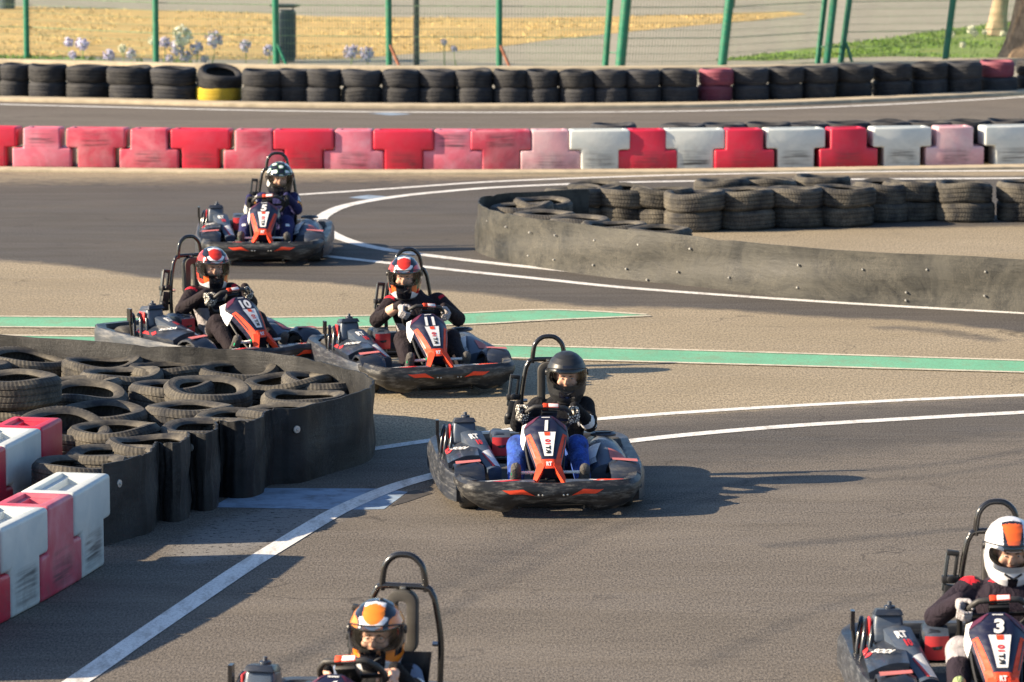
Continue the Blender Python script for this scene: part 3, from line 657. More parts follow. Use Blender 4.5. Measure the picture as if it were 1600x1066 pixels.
near_row(Vector((c1.x, c1.y, 0)), (math.cos(fa), math.sin(fa)), 5, 1, ['red', 'white', 'red', 'white', 'red'],
         ['red block wedged against the tilted tyre in the second row', 'white block between two red blocks in the second row', 'red block behind the white block in the second row', 'white block low in the second row behind the near row', 'red block at the end of the second row'])

# ------------------------------------------------------------------ fence
fr = empty('fence', at(700, 112)); tag(fr, 'tall green metal mesh fence on leaning posts behind the tyre row', 'fence')
def local(p): return Vector(p) - fr.location
posts = [(-110, 90, 0, 0, .07), (42, 94, 0, 0, .055), (244, 105, 0, 0, .055), (432, 109, -.02, 1, .06), (608, 111, -.01, 2, .055), (780, 112, 0, 2, .055), (945, 113, .16, 0, .055), (968, 114, .2, 0, .085), (1127, 113, .24, 0, .08), (1277, 103, .23, 0, .05),
         (1291, 104, .23, 0, .065), (1313, 103, .28, 1, .055), (1476, 100, .26, 0, .06), (1640, 95, .26, 0, .06)]
tops = []
for px, py, ln, br, w in posts:
    b = at(px, py); H = 2.6; t = b + Vector((ln * H / 2.2, 0, H)); tops.append((b, t))
    MB().tube([local(b), local(t)], w * .92, 0, 12).build('post', M['post'], fr)
    if br: MB().tube([local(b + (t - b) * .16 + Vector((.02, -.04, 0))), local(b + Vector((.2, -.12, 0)))], .024, 0, 8).build('brace', M['post'] if br == 1 else M['rust'], fr)
for (b0, t0), (b1, t1) in zip(tops[:-1], tops[1:]):
    L = (b1 - b0).length
    if L < .3:
        MB().tube([local(b0 + (t0 - b0) * .12), local(b1 + (t1 - b1) * .12)], .012).build('tie_bar', M['post'], fr); continue
    mb = MB(); n = max(2, int(L / .047))
    for i in range(1, n):
        f = i / n; a, c = b0.lerp(b1, f), t0.lerp(t1, f)
        a2 = local(a + Vector((0, .04, .05))); c2 = local(c + Vector((0, .04, 0)))
        mb.box((a2 + c2) / 2, (.006, .006, (c2 - a2).length), 0, (0, math.atan2(c2.x - a2.x, c2.z - a2.z), 0))
    for j in range(22):
        f = .02 + j * .047; a, c = b0.lerp(t0, f) + Vector((0, .045, 0)), b1.lerp(t1, f) + Vector((0, .045, 0)); mb.tube([local(a), local(c)], .003 if j % 4 else .007, 0, 4)
    mb.build('mesh_panel', M['wire'], fr, weld=False)
# grey mast, bin
b = at(651, 110); o = empty('mast', b); tag(o, 'slim dark grey metal mast standing between two green fence posts', 'mast')
MB().tube([(0, 0, 0), (0, 0, 4.6)], [.05, .04], 0, 14).build('pole', M['greypost'], o)
MB().lathe([(.0001, .05), (.06, .05), (.11, .02), (.11, 0), (.0001, 0)], 16).build('base_plate', M['greypost'], o)
b = at(446, 97); o = empty('litter_bin', b); tag(o, 'dark blue grey round litter bin with a wide flat lid behind the fence', 'litter bin')
mb = MB().lathe([(.0001, .02), (.155, .02), (.165, .05), (.17, .82), (.16, .85), (.0001, .85)], 28)
for i in range(28): 
    a = i * 2 * math.pi / 28; mb.box((.17 * math.cos(a), .17 * math.sin(a), .44), (.012, .02, .74), 0, (0, 0, a))
mb.build('body', M['bin'], o)
MB().lathe([(.0001, .9), (.2, .895), (.25, .915), (.26, .93), (.245, .94), (.19, .925), (.0001, .93)], 28).build('lid', M['greypost'], o)
for s in (-1, 1): MB().box((s * .13, 0, .875), (.025, .05, .08)).build('bracket', M['greypost'], o)
b = at(10, 14); o = empty('litter_bin', b); tag(o, 'dark bin whose foot shows at the top corner above the dry grass', 'litter bin')
MB().lathe([(.0001, .0), (.17, .0), (.175, .05), (.18, .8), (.0001, .82)], 24).build('body', M['bin'], o)
MB().lathe([(.0001, .84), (.2, .84), (.25, .87), (.24, .885), (.0001, .87)], 24).build('lid', M['greypost'], o)
# flowers: agapanthus on stems
fl = [(105, 66, 0, .06), (132, 69, 0, .08), (110, 86, 0, .05), (172, 86, 0, .07), (194, 76, 1, .05), (204, 84, 0, .06), (255, 66, 0, .07), (287, 58, 1, .13), (280, 75, 0, .09), (308, 75, 0, .08), (290, 88, 0, .07), (335, 62, 0, .1), (384, 72, 0, .07), (322, 92, 0, .05), (268, 98, 0, .05), (236, 64, 1, .06),
      (422, 79, 0, .07), (549, 81, 0, .09), (575, 85, 0, .09), (692, 66, 0, .06), (706, 76, 0, .06), (1488, 54, 1, .07), (1500, 70, 1, .06), (1513, 47, 1, .08), (1521, 52, 1, .06), (1539, 50, 1, .05), (1564, 53, 1, .05), (1583, 70, 1, .05)]
for i, (px, py, wh, r) in enumerate(fl):
    rnd = random.Random(i); base = at(px + rnd.uniform(-4, 4), lerp([0, 300, 900, 1300, 1600], [97, 104, 108, 101, 94], px)); base.z = 0
    t = (HC - 0) ; D = base.y; zt = HC - (pix((0, D, 0))[1] * 0)  # height so the bloom reads above the tyres
    lo, hi = 0., 1.6
    for _ in range(30):
        mdl = (lo + hi) / 2
        if pix((base.x, D, mdl))[1] > py: lo = mdl
        else: hi = mdl
    h = max(lo, .12)
    where = 'by the tree trunks' if px > 1400 else ('before the dry field' if px < 400 else 'in front of the fence mesh')
    r *= 1.45 if px < 620 else 1.
    f = empty('flower', base); tag(f, f"{ORD[i]} globe flower along the fence, {'white' if wh else 'lavender'}, {where}", 'flower', 'globe flowers along the fence')
    mb = MB(); 
    for _ in range(70):
        d = Vector((rnd.gauss(0, 1), rnd.gauss(0, 1), rnd.gauss(0, .8))).normalized(); q = Vector((0, 0, h)) + d * r * rnd.uniform(.6, 1.); e = d.orthogonal().normalized() * r * .24; g = d.cross(e).normalized() * r * .24
        mb.add([q - e * .3, q + g + d * r * .15, q + e, q - g + d * r * .1, Vector((0, 0, h)) + d * r * .3], [(0, 1, 2, 3), (4, 0, 1), (4, 2, 3)])
    mb.build('bloom', M['petalw' if wh else 'petal'], f, weld=False, recalc=False)
    MB().tube([(rnd.uniform(-.05, .05), 0, 0), (.01, 0, h * .5), (0, 0, h)], .008, 0, 6).build('stem', M['stem'], f)
# trees
def tree(base, r, lean, label, mat, H, seed):
    rnd = random.Random(seed); o = empty('tree', base); tag(o, label, 'tree'); mb = MB(); pts = []; rs = []
    for i in range(15):
        f = i / 14; pts.append((lean * f * H + .05 * math.sin(f * 7), .04 * math.sin(f * 5), f * H)); rs.append(r * (1 + .5 * math.exp(-f * 16)) * (1 - .45 * f))
    mb.tube(pts, rs, 0, 18)
    for v in range(len(mb.v)):
        x, y, z = mb.v[v]; a = math.atan2(y, x - lean * z); k = 1 + .06 * math.sin(a * 5 + z * 2) + .04 * math.sin(a * 11 - z * 5); mb.v[v] = ((x - lean * z) * k + lean * z, y * k, z)
    limbs = []
    for i in range(7):
        a = i * .9 + seed; p = Vector(pts[-1 - (i % 3)]); q = p + Vector((math.cos(a) * rnd.uniform(.8, 1.6), math.sin(a) * rnd.uniform(.8, 1.6), rnd.uniform(.8, 1.7)))
        mb.tube([p, p.lerp(q, .5) + Vector((0, 0, .12)), q], [r * .4, r * .25, r * .1], 0, 8); limbs += [q, p.lerp(q, .7)]
    mb.build('trunk', mat, o)
    cr = MB()
    for q in limbs:
        for _ in range(170):
            c = Vector(q) + Vector((rnd.gauss(0, .45), rnd.gauss(0, .45), rnd.gauss(0, .35))); a = Euler((rnd.uniform(0, 6), rnd.uniform(0, 6), 0)).to_matrix(); e, g = a @ Vector((.09, 0, 0)), a @ Vector((0, .05, 0))
            cr.add([c - e, c + g, c + e, c - g], [(0, 1, 2, 3)])
    cr.build('crown', M['leaf'], o, weld=False, recalc=False)
tree(at(1556, 56), .145, .055, 'slim smooth tree trunk standing on the green grass', M['bark2'], 4.2, 1)
tree(at(1590, 100), .24, .12, 'thick rough-barked leaning tree trunk near the maroon tyre', M['bark'], 4.6, 2)
tree(at(1141, 12), .06, .06, 'thin dark sapling trunk beyond the thick green fence post', M['bark'], 3.4, 3)
# ------------------------------------------------------------------ karts (front is -Y, +X is the driver's left hand)
CS = .12        # seat and driver sit off-centre, away from the engine
SWC = Vector((.045, -.1, .505)); SWN = Vector((0, .72, .69)).normalized()       # steering wheel centre, axis towards the driver
SWU = Vector((1, 0, 0)); SWV = SWN.cross(SWU)                                   # in-plane: across, and up/forward
if SWV.z < 0: SWV = -SWV
def spine(s):
    a, b = Vector((.012, -.31, .555)), Vector((0, -.76, .185)); n = Vector((0, -.635, .772))
    return a.lerp(b, s) + n * (.035 * math.sin(math.pi * s)), n
HW = ([0, .05, .13, .3, .5, .7, .78, 1.], [.085, .12, .14, .132, .108, .08, .074, .07])
def nose(u, s, lift=0.):
    p, n = spine(s); w = lerp(*HW, s)
    ridge = .0 if abs(u) < .45 else (abs(u) - .45) / .55
    return p + Vector((u * w, 0, 0)) - n * (.05 * ridge ** 1.3) + n * lift
def bump_front(t, v, lift=0.):
    """front bumper skin: t across -1..1, v 0 bottom .. 1 top"""
    a = abs(t); x = .575 * math.sin(min(a, 1) * R(90)) ** .92 * (1 if t > 0 else -1)
    y = -.95 + .05 * (a / .6) ** 2 if a < .6 else -.95 + .05 + .42 * ((a - .6) / .4) ** 1.7
    zt = .234 + .008 * a ** 2 - .01 * math.exp(-(a / .1) ** 4)
    zb = lerp([0, .2, .3, .36, .5, .75, 1], [.082, .082, .04, .036, .052, .085, .11], a)
    z = zb + (zt - zb) * v
    prof = lerp([0, .12, .3, .5, .62, .85, 1], [-.05, -.016, .004, .02, .026, .02, -.006], v)
    tx, ty = (math.copysign(1, t), 0) if a < .01 else (None, None)
    e = .004; a2 = min(a + e, 1.0); x2 = .575 * math.sin(a2 * R(90)) ** .92; y2 = -.95 + .05 * (a2 / .6) ** 2 if a2 < .6 else -.95 + .05 + .42 * ((a2 - .6) / .4) ** 1.7
    n = Vector((y2 - y, -(x2 - abs(x)), 0)); n = n.normalized() if n.length > 1e-6 else Vector((0, -1, 0))
    if t < 0: n.x = -n.x
    if a > .985: n = Vector((math.copysign(1, t), 0, 0))
    return Vector((x, y, z)) + n * (prof + lift)
def decal(mb, fn, poly, mat, n=1):
    """small printed patch laid on a skin: poly of (u, v), subdivided as a fan grid of a quad"""
    if len(poly) == 4:
        a, b, c, d = [Vector((*p, 0)) for p in poly]
        mb.grid(lambda i, j: fn(*(a.lerp(b, i).lerp(d.lerp(c, i), j)).xy), max(n, 6), 4, mat)
    else: mb.add([fn(*p) for p in poly], [tuple(range(len(poly)))], mat)
def decal_text(mb, fn, txt, mat, bold=.03, shear=0.):
    vs, fs, w = text_polys(txt, bold, shear); mb.add([fn(x, y) for x, y in vs], fs, mat)
def sweep_bar(mb, path, rolls, mat=0, taper=None):
    path = catmull(path, 6); secs = []
    for i, p in enumerate(path):
        t = path[min(i + 1, len(path) - 1)] - path[max(i - 1, 0)]; t.z = 0; t.normalize(); n = Vector((t.y, -t.x, 0))
        k = 1 if taper is None else taper(i / (len(path) - 1))
        secs.append([(p.x + n.x * o * k, p.y + n.y * o * k, p.z + z * k) for o, z in rolls])
    return mb.loft(secs, mat)
def wheel(K, x, y, r, w, name='wheel'):
    e = link(name, None, K); e.location = (x, y, r); e.empty_display_size = .05
    h = w / 2; rm = r * .56
    prof = [(rm, .85 * h), (r * .75, h), (r * .92, .96 * h), (r * .985, .8 * h), (r, .5 * h), (r, -.5 * h), (r * .985, -.8 * h), (r * .92, -.96 * h), (r * .75, -h), (rm, -.85 * h), (rm * .95, -.6 * h), (rm * .95, .6 * h)]
    Mx = Matrix.Rotation(R(90), 4, 'Y')
    MB().lathe(prof, 30, Mx, 0, True).build('tyre', M['ktyre'], e)
    mb = MB().lathe([(.0001, .3 * h), (rm * .4, .34 * h), (rm * .5, .2 * h), (rm * .9, .3 * h), (rm * .97, .8 * h), (rm * 1.02, .8 * h), (rm * 1.0, -.8 * h), (rm * .9, -.75 * h), (rm * .6, -.1 * h), (.0001, -.1 * h)], 24, Mx, 0)
    mb.build('rim', M['black'], e)
def make_kart():
    K = empty('racing_kart')
    # chassis
    mb = MB(); mb.box((.02, .02, .05), (.6, 1.15, .012))
    for s in (-1, 1):
        mb.tube(catmull([(s * .2, -.85, .06), (s * .3, -.6, .06), (s * .33, .1, .06), (s * .34, .8, .07)], 4), .016)
        mb.tube([(s * .45, -.5, .11), (s * .12, -.52, .13)], .012)
    mb.tube([(-.34, .8, .08), (.34, .8, .08)], .016); mb.tube([(-.62, .52, .14), (.62, .52, .14)], .016); mb.tube([(-.22, -.84, .07), (.22, -.84, .07)], .014)
    mb.build('chassis', M['black'], K)
    # front bumper
    mb = MB(); nt_, nv = 64, 12
    front = [[bump_front(-1 + 2 * i / nt_, j / nv) for j in range(nv + 1)] for i in range(nt_ + 1)]
    secs = [[*c, c[-1] + Vector((-.0 if abs(c[-1].x) < .5 else -math.copysign(.045, c[-1].x), .05, -.006)), c[0] + Vector((0 if abs(c[0].x) < .5 else -math.copysign(.03, c[0].x), .04, .01))] for c in front]
    mb.loft(secs, 0)
    for sx in (-1, 1):
        decal(mb, lambda u, v: bump_front(u * sx, v, .003), [(.35, .76), (.19, .72), (.11, .45), (.28, .6)], 1, 10)
        for bx in (.06, .085): mb.ball(bump_front(bx * sx, .5), .008, 2, 8, 6)
    mb.build('front_bumper', [M['worn'], M['orange'], M['steel']], K, angle=28)
    # fairing panels above the bumper
    for sx in (-1, 1):
        mb = MB(); f = lambda u, v, l=0.: Vector((sx * (.1 + .42 * u), -.865 + .05 * u + .17 * v * (1 - .2 * u), .185 + .03 * math.sin(v * 2.2) * (1 - .25 * u) + l))
        top = [[f(i / 12, j / 6) for j in range(7)] for i in range(13)]
        mb.loft([[*c, c[-1] - Vector((0, .0, .05)), c[0] - Vector((0, -.01, .03))] for c in top], 0)
        g = lambda u, v: f(u, v, .003)
        decal(mb, g, [(.4, .52), (.98, .16), (.99, .62), (.55, .72)] if sx > 0 else [(.2, .62), (.75, .3), (.85, .36), (.3, .74)], 3 if sx > 0 else 1); decal(mb, g, [(.34, .6), (.9, .22), (.92, .25), (.38, .66)] if sx > 0 else [(.32, .78), (.86, .42), (.9, .45), (.36, .83)], 2)
        mb.build('fairing', [M['slate'], M['red'], M['white'], M['orange']], K, angle=30)
        # wheel arch
        mb = MB(); secs = []
        for i in range(9):
            a = R(15 + 150 * i / 8); r0 = .165
            secs.append([(sx * (.4 + .19 * k), -.5 - math.cos(a) * r0 * 1.15 * (1), .13 + math.sin(a) * r0 + q - (.02 if k == 0 else 0)) for k, q in ((0, 0), (.3, .012), (1, -.012), (1, -.028), (.3, -.006), (0, -.018))])
        mb.loft(secs, 0); 
        h = lambda u, v: Vector((sx * (.42 + .16 * u), -.5 - math.cos(R(62 + 50 * v)) * .19, .13 + math.sin(R(62 + 50 * v)) * .165 + .008 * (1 - u) + .006))
        decal(mb, h, [(0, .3), (1, .2), (1, .55), (0, .62)], 1)
        mb.build('fender', [M['dark'], M['pink']], K)
        wheel(K, sx * .49, -.5, .13, .13)
        wheel(K, sx * .5, .52, .14, .19)
        # side bumper: stacked rolls
        mb = MB(); roll = [(-.05, -.075), (.0, -.085), (.034, -.078), (.048, -.055), (.042, -.034), (.014, -.026), (.014, -.02), (.042, -.012), (.056, .01), (.05, .034), (.018, .044), (.018, .05), (.04, .056), (.046, .074), (.026, .092), (-.03, .094), (-.05, .05)]
        if sx > 0: roll = [(-o, z) for o, z in roll]
        sweep_bar(mb, [(sx * .535, -.6, .135), (sx * .58, -.47, .135), (sx * .61, -.2, .14), (sx * .622, .2, .145), (sx * .622, .52, .15), (sx * .625, .72, .16), (sx * .56, .86, .17)], roll)
        mb.build('side_bumper', M['worn2'], K, angle=50)
    mb = MB(); sweep_bar(mb, [(-.57, .85, .17), (-.5, .92, .17), (-.25, .95, .17), (0, .955, .17), (.25, .95, .17), (.5, .92, .17), (.57, .85, .17)], [(-.04, -.08), (.03, -.08), (.05, -.03), (.035, 0), (.05, .03), (.03, .08), (-.04, .08)]); mb.build('rear_bumper', M['worn2'], K, angle=50)
    # engine-side pod with its printed top
    mb = MB(); P = lambda u, v, l=0.: Vector((-.615 + .2 * u + .02 * v, -.34 + .62 * v, .262 + .075 * math.sin(min(u * 1.4, 1) * 1.5) * (1 - .35 * (1 - v)) + l))
    top = [[P(i / 8, j / 10) for i in range(9)] for j in range(11)]
    mb.loft([[*c, c[-1] - Vector((0, 0, .16)), c[0] - Vector((-.02, 0, .1))] for c in top], 0)
    q = lambda x, y: P(.42 - y * .2 - .04, .42 - x * .13, .004)
    P0 = P(.42, .36, .016); PX = (P(.6, .282) - P(.42, .36)).normalized() * .05; PY = (P(.62, .425) - P(.42, .36)).normalized() * .05
    decal_text(mb, lambda x, y: P0 + PX * x + PY * y, 'SODI', 1, .03)
    decal(mb, lambda u, v: P(u, v, .004), [(.0, .52), (.12, .49), (.22, .56), (.08, .61)], 2)
    decal(mb, lambda u, v: P(u, v, .004), [(.0, .6), (.0, .95), (.12, .95), (.12, .7)], 2)
    mb.build('side_pod', [M['dark'], M['white'], M['red']], K, angle=30)
    # sloped engine shield with lettering
    mb = MB(); a, b, c, d = Vector((-.5, .12, .385)), Vector((-.36, .16, .385)), Vector((-.27, -.33, .22)), Vector((-.36, -.36, .22))
    S = lambda u, v, l=0.: a.lerp(b, u).lerp(d.lerp(c, u), v) + Vector((-.1, -.35, .93)) * (l + .015 * math.sin(math.pi * u))
    mb.loft([[*[S(i / 6, j / 8) for i in range(7)], S(1, j / 8) - Vector((0, .0, .07)), S(0, j / 8) - Vector((-.01, 0, .09))] for j in range(9)], 0)
    decal_text(mb, lambda x, y: S(.46 + x * .28, .17 - y * .13, .004), 'RT', 1, .05); decal_text(mb, lambda x, y: S(.55 + x * .28, .33 - y * .13, .004), '10', 2, .06)
    decal(mb, lambda u, v: S(u, v, .004), [(.3, .6), (.85, .52), (.97, .97), (.6, .97)], 1); decal(mb, lambda u, v: S(u, v, .004), [(.28, .62), (.36, .61), (.6, .97), (.42, .97)], 2)
    mb.build('engine_shield', [M['slate'], M['white'], M['red']], K, angle=30)
    # engine
    E = link('engine', None, K); E.location = (-.44, .27, .07)
    mb = MB(); mb.box((0, 0, .08), (.24, .26, .16)); mb.box((.0, .0, .19), (.18, .2, .08))
    for i in range(7): mb.box((.0, -.02, .03 + i * .02), (.27, .29, .006))
    mb.build('block', M['black'], E, bevel=.004)
    mb = MB(); mb.box((-.03, -.05, .30), (.165, .17, .15), 0, (R(-8), 0, 0), .86); mb.build('airbox', M['slate'], E, bevel=.022, seg=3)
    mb = MB(); mb.box((-.03, -.06, .385), (.15, .15, .03), 0, (R(-8), 0, 0), .8); mb.lathe([(.0001, 0), (.03, 0), (.03, .018), (.012, .022), (.012, .04), (.0001, .04)], 12, Matrix.Translation((-.02, -.05, .395))); mb.build('cap', M['scap'] if 'scap' in M else M['dark'], E, bevel=.006)
    mb = MB()
    for dx, dy, r in ((-.15, -.1, .016), (-.12, -.14, .012), (-.17, -.03, .014)): mb.tube(catmull([(dx, dy, .02), (dx - .01, dy - .01, .16), (dx + .01, dy + .03, .3), (dx + .02, dy + .08, .33)], 4), r, 0, 10)
    mb.tube([(-.17, .0, .06), (-.2, .0, .3)], .01, 0, 8); mb.box((-.2, 0, .33), (.02, .05, .1)); mb.build('exhaust_pipe', M['tube'], E)
    mb = MB(); mb.tube([(-.1, -.18, .09), (.03, -.17, .11)], .02, 0, 10); mb.build('fuel_hose', M['red'], E)
    mb = MB(); mb.box((-.12, -.06, .31), (.012, .08, .09)); mb.build('filter_flap', M['red'], E, bevel=.004)
    mb = MB(); mb.box((-.02, -.17, .12), (.05, .03, .05)); mb.build('ignition_coil', M['red'], E, bevel=.004)
    mb = MB(); mb.tube(catmull([(.05, -.18, .06), (.1, -.2, .12), (.14, -.12, .15)], 4), .012, 0, 8); mb.build('carburettor_pipe', M['brass'], E)
    # red rounded tank beside the seat
    mb = MB(); secs = []
    for i in range(9):
        f = i / 8; sc = .86 + .14 * math.sin(math.pi * min(f * 1.2, 1)); x0, z0 = -.245, .32
        pr = [(-.065, -.075), (-.055, -.09), (.055, -.09), (.068, -.07), (.07, .0), (.055, .055), (.02, .075), (-.03, .078), (-.058, .06), (-.066, .0)]
        secs.append([(x0 + x * sc, .05 + .24 * f, z0 + z * sc) for x, z in pr])
    mb.loft(secs, 0); mb.build('air_filter', M['dark'], K, bevel=.006)
    mb = MB(); A = lambda u, v: Vector((-.3 + .12 * u, .038 - .012 * math.sin(math.pi * u), .245 + .12 * v))
    mb.grid(lambda u, v: A(u, v), 8, 6, 0); mb.grid(lambda u, v: A(u, 1) + Vector((0, .1 * v, .035 * math.sin(v * 1.57))), 8, 4, 1)
    decal(mb, lambda u, v: A(u, v) + Vector((0, -.003, 0)), [(.25, .55), (.38, .42), (.68, .44), (.75, .6)], 2); decal_text(mb, lambda x, y: A(.52 + x * .1, .53 + y * .1) + Vector((0, -.006, 0)), '92', 1, .02)
    fp = mb.build('filter_cover', [M['red'], M['slate'], M['ink']], K, recalc=False)
    # tank pod on the seat side
    mb = MB(); secs = []
    for i in range(15):
        f = i / 14; g = math.sin(math.pi * (.08 + .84 * f)) ** .55; y = -.34 + .92 * f
        secs.append([(.585 - .17 + .17 * math.cos(R(a)) * (1 if math.cos(R(a)) > 0 else .7), y, .15 + .2 * g * max(math.sin(R(a)), -.25)) for a in range(-30, 211, 16)])
    mb.loft(secs, 0)
    T = lambda u, v, l=.004: Vector((.585 - .17 + (.17 + l) * math.cos(R(150 - 120 * u)), -.34 + .92 * v, .15 + (.2 * math.sin(math.pi * (.08 + .84 * v)) ** .55 + l) * math.sin(R(150 - 120 * u))))
    decal(mb, lambda u, v: T(u, v), [(.15, .1), (.3, .1), (.45, .3), (.15, .3)], 1)
    for i in range(5): decal(mb, lambda u, v: T(u, v), [(.12, .035 + i * .013), (.3, .035 + i * .013), (.3, .042 + i * .013), (.12, .042 + i * .013)], 1)
    decal(mb, lambda u, v: T(u, v), [(.55, .05), (.9, .05), (.9, .16), (.55, .2)], 2)
    mb.lathe([(.085, 0), (.085, .012), (.07, .02), (.06, .012), (.0001, .006)], 24, Matrix.Translation((.44, .2, .345)), 3)
    mb.box((.44, .2, .362), (.1, .022, .012), 3)
    mb.build('tank_pod', [M['slate'], M['white'], M['pink'], M['dark']], K, angle=40)
    # nose panel
    mb = MB(); n_ = 26; secs = []
    for i in range(n_ + 1):
        s = .8 * i / n_; top = [nose(u, s) for u in np.linspace(-1, 1, 15)]; _, nn = spine(s)
        secs.append(top + [top[-1] - nn * .04, top[0] - nn * .04])
    mb.loft(secs, 0)
    def leg(sx, u0, w):
        out = []
        for i in range(7):
            f = i / 6; s = .72 + .3 * f; p, nn = spine(s); x0 = sx * (.018 + .085 * f ** 1.1); x1 = sx * (.072 + .05 * f)
            out.append([p + Vector((x0, 0, 0)) + nn * .004, p + Vector((x1, 0, 0)) - nn * .012, p + Vector((x1, 0, 0)) - nn * .04, p + Vector((x0, 0, 0)) - nn * .04])
        mb.loft(out, 1)
    leg(-1, 0, 0); leg(1, 0, 0)
    l3 = lambda u, s: nose(u, s, .003); l5 = lambda u, s: nose(u, s, .005)
    decal(mb, l3, [(-.98, .02), (-.4, .02), (-.62, .1), (-.98, .15)], 3); decal(mb, l3, [(.98, .02), (.35, .02), (.6, .14), (.98, .2)], 3)
    for i in range(4): decal(mb, l5, [(.5 + i * .11, .03 + i * .03), (.53 + i * .11, .03 + i * .03), (.9, .12 + i * .02), (.9, .108 + i * .02)], 5)
    for sx in (-1, 1):
        decal(mb, l3, [(sx * .98, .27), (sx * .78, .27), (sx * .5, .8), (sx * .98, .8)], 1, 10)
        decal(mb, l5, [(sx * .95, .3), (sx * .9, .3), (sx * .86, .62), (sx * .93, .62)], 4, 10)
    decal(mb, l3, [(-.52, .68), (.52, .68), (.9, .8), (-.9, .8)], 1)
    decal(mb, l5, [(-.42, .285), (.42, .285), (.3, .64), (-.3, .64)], 2, 10)
    decal(mb, lambda u, s: nose(u, s, .007), [(-.14, .29), (.14, .29), (.13, .345), (-.13, .345)], 1)
    tx = lambda x, y: nose(y * .3, .5 - x * .072 - .0, .007)
    decal_text(mb, lambda x, y: tx(x - .72, y), 'RT', 4, .05); decal_text(mb, lambda x, y: tx(x + .85, y), '10', 5, .05)
    decal_text(mb, lambda x, y: nose(x * .3, .745 - y * .055, .007), 'RT', 2, .05)
    decal(mb, l5, [(-.24, .03), (.26, .03), (.25, .041), (-.23, .041)], 2)
    # side wings of the panel
    for sx in (-1, 1):
        w = [nose(sx, .03), nose(sx, .3), nose(sx, .3) + Vector((sx * .012, .06, -.085)), nose(sx, .2) + Vector((sx * .024, .07, -.07)), nose(sx, .05) + Vector((sx * .022, .05, -.02))]
        mb.add(w + [p + Vector((-sx * .01, .006, -.006)) for p in w], [(0, 1, 2, 3, 4), (9, 8, 7, 6, 5)] + [(i, (i + 1) % 5, 5 + (i + 1) % 5, 5 + i) for i in range(5)], 2 if sx < 0 else 0)
    mb.build('nose_panel', [M['navy'], M['orange'], M['white'], M['purple'], M['ink'], M['red']], K, recalc=False, angle=30)
    mb = MB()
    for sx in (-1, 1): mb.tube(catmull([(sx * .11, -.28, .45), (sx * .12, -.4, .36), (sx * .11, -.5, .27), (sx * .09, -.62, .18)], 4), .009, 0, 8)
    mb.box((0, -.63, .15), (.1, .2, .06)); mb.box((0, -.7, .13), (.3, .04, .03)); mb.tube([SWC - SWN * .03, (0, -.6, .12)], .014)
    mb.ball((-.06, -.73, .13), .018); mb.ball((.07, -.74, .13), .014)
    mb.build('panel_bracket', M['black'], K)
    # pedals
    for sx, m2, x0 in ((-1, 'green', -.15), (1, 'orange', .15)):
        mb = MB(); z = .24; y = -.615
        mb.tube([(x0 - .075, y, z), (x0 + .075, y, z)], .009, 0, 8)
        for i in range(12): mb.lathe([(.008, -.003), (.013, 0), (.008, .003)], 10, Matrix.Translation((x0 - .06 + i * .011, y, z)) @ Matrix.Rotation(R(90), 4, 'Y'), 0)
        mb.tube([(x0 - .075 * sx, y, z), (x0 - .05 * sx, y - .02, .07)], .008, 2, 8)
        for e in (-1, 1): mb.lathe([(.0001, -.008), (.019, -.006), (.019, .006), (.0001, .008)], 12, Matrix.Translation((x0 + e * .078, y, z)) @ Matrix.Rotation(R(90), 4, 'Y'), 1 if (sx < 0 or e > 0) else 0)
        mb.build('pedal', [M['white'], M[m2], M['steel']], K)
    # steering wheel
    SW = link('steering_wheel', None, K); SW.matrix_local = Matrix.Translation(SWC) @ Matrix((SWU, SWV, SWN)).transposed().to_4x4()
    mb = MB(); ring = []
    for i in range(28):
        a = 2 * math.pi * i / 28; x, y = .155 * math.cos(a), .15 * math.sin(a); ring.append((x, min(y, .118) if y > 0 else max(y, -.13), 0))
    mb.tube(ring, .0155, 0, 10, closed=True); mb.build('rim', M['grip'], SW)
    mb = MB(); mb.box((0, 0, -.005), (.3, .03, .008)); mb.box((0, -.06, -.005), (.035, .14, .008)); mb.lathe([(.0001, -.02), (.045, -.02), (.05, 0), (.04, .02), (.0001, .022)], 20); mb.box((0, .06, -.02), (.1, .09, .03)); mb.build('hub', M['black'], SW, bevel=.003)
    mb = MB(); mb.box((-.03, .118, .005), (.03, .035, .0335), 0); mb.box((.022, .118, .005), (.07, .034, .0333), 1); mb.build('rim_tape', [M['orange'], M['white']], SW, bevel=.004)
    # seat
    mb = MB(); secs = []
    for i in range(15):
        f = i / 14
        if f < .4: y, z, w, dep = -.12 + .33 * f / .4, .085 + .01 * math.sin(f * 5), .16 + .03 * f / .4, .05 + .13 * f / .4
        else: g = (f - .4) / .6; y, z, w, dep = .21 + .24 * g, .09 + .42 * g ** 1.1, .19 + .0 * g, .18 - .06 * g
        back = f >= .4; g = max(0, (f - .4) / .6)
        row = []
        for a in np.linspace(-1, 1, 11):
            e = abs(a) ** 3 * dep; row.append(Vector((CS + a * w, y - (e * .8 * g), z + e * (1 - .8 * g))))
        secs.append(row + [p + Vector((0, .016 * g + .0, -.014 * (1 - g) - .002)) for p in row[::-1]])
    mb.loft(secs, 0); mb.build('seat', M['black'], K, angle=50)
    # roll bar and headrest
    mb = MB(); zt, zu = .79, .945; yb = .6
    hoop = [(-.175, .56, .1), (-.185, .58, .35), (-.18, .595, .54), (-.155, yb, .71), (-.137, yb, .762), (-.11, yb, zt), (0, yb, zt + .003), (.11, yb, zt), (.137, yb, .762), (.155, yb, .71), (.18, .595, .54), (.18, .58, .35), (.175, .56, .1)]
    mb.tube([p + Vector((CS, 0, 0)) for p in catmull(hoop, 5)], .0155, 0, 12)
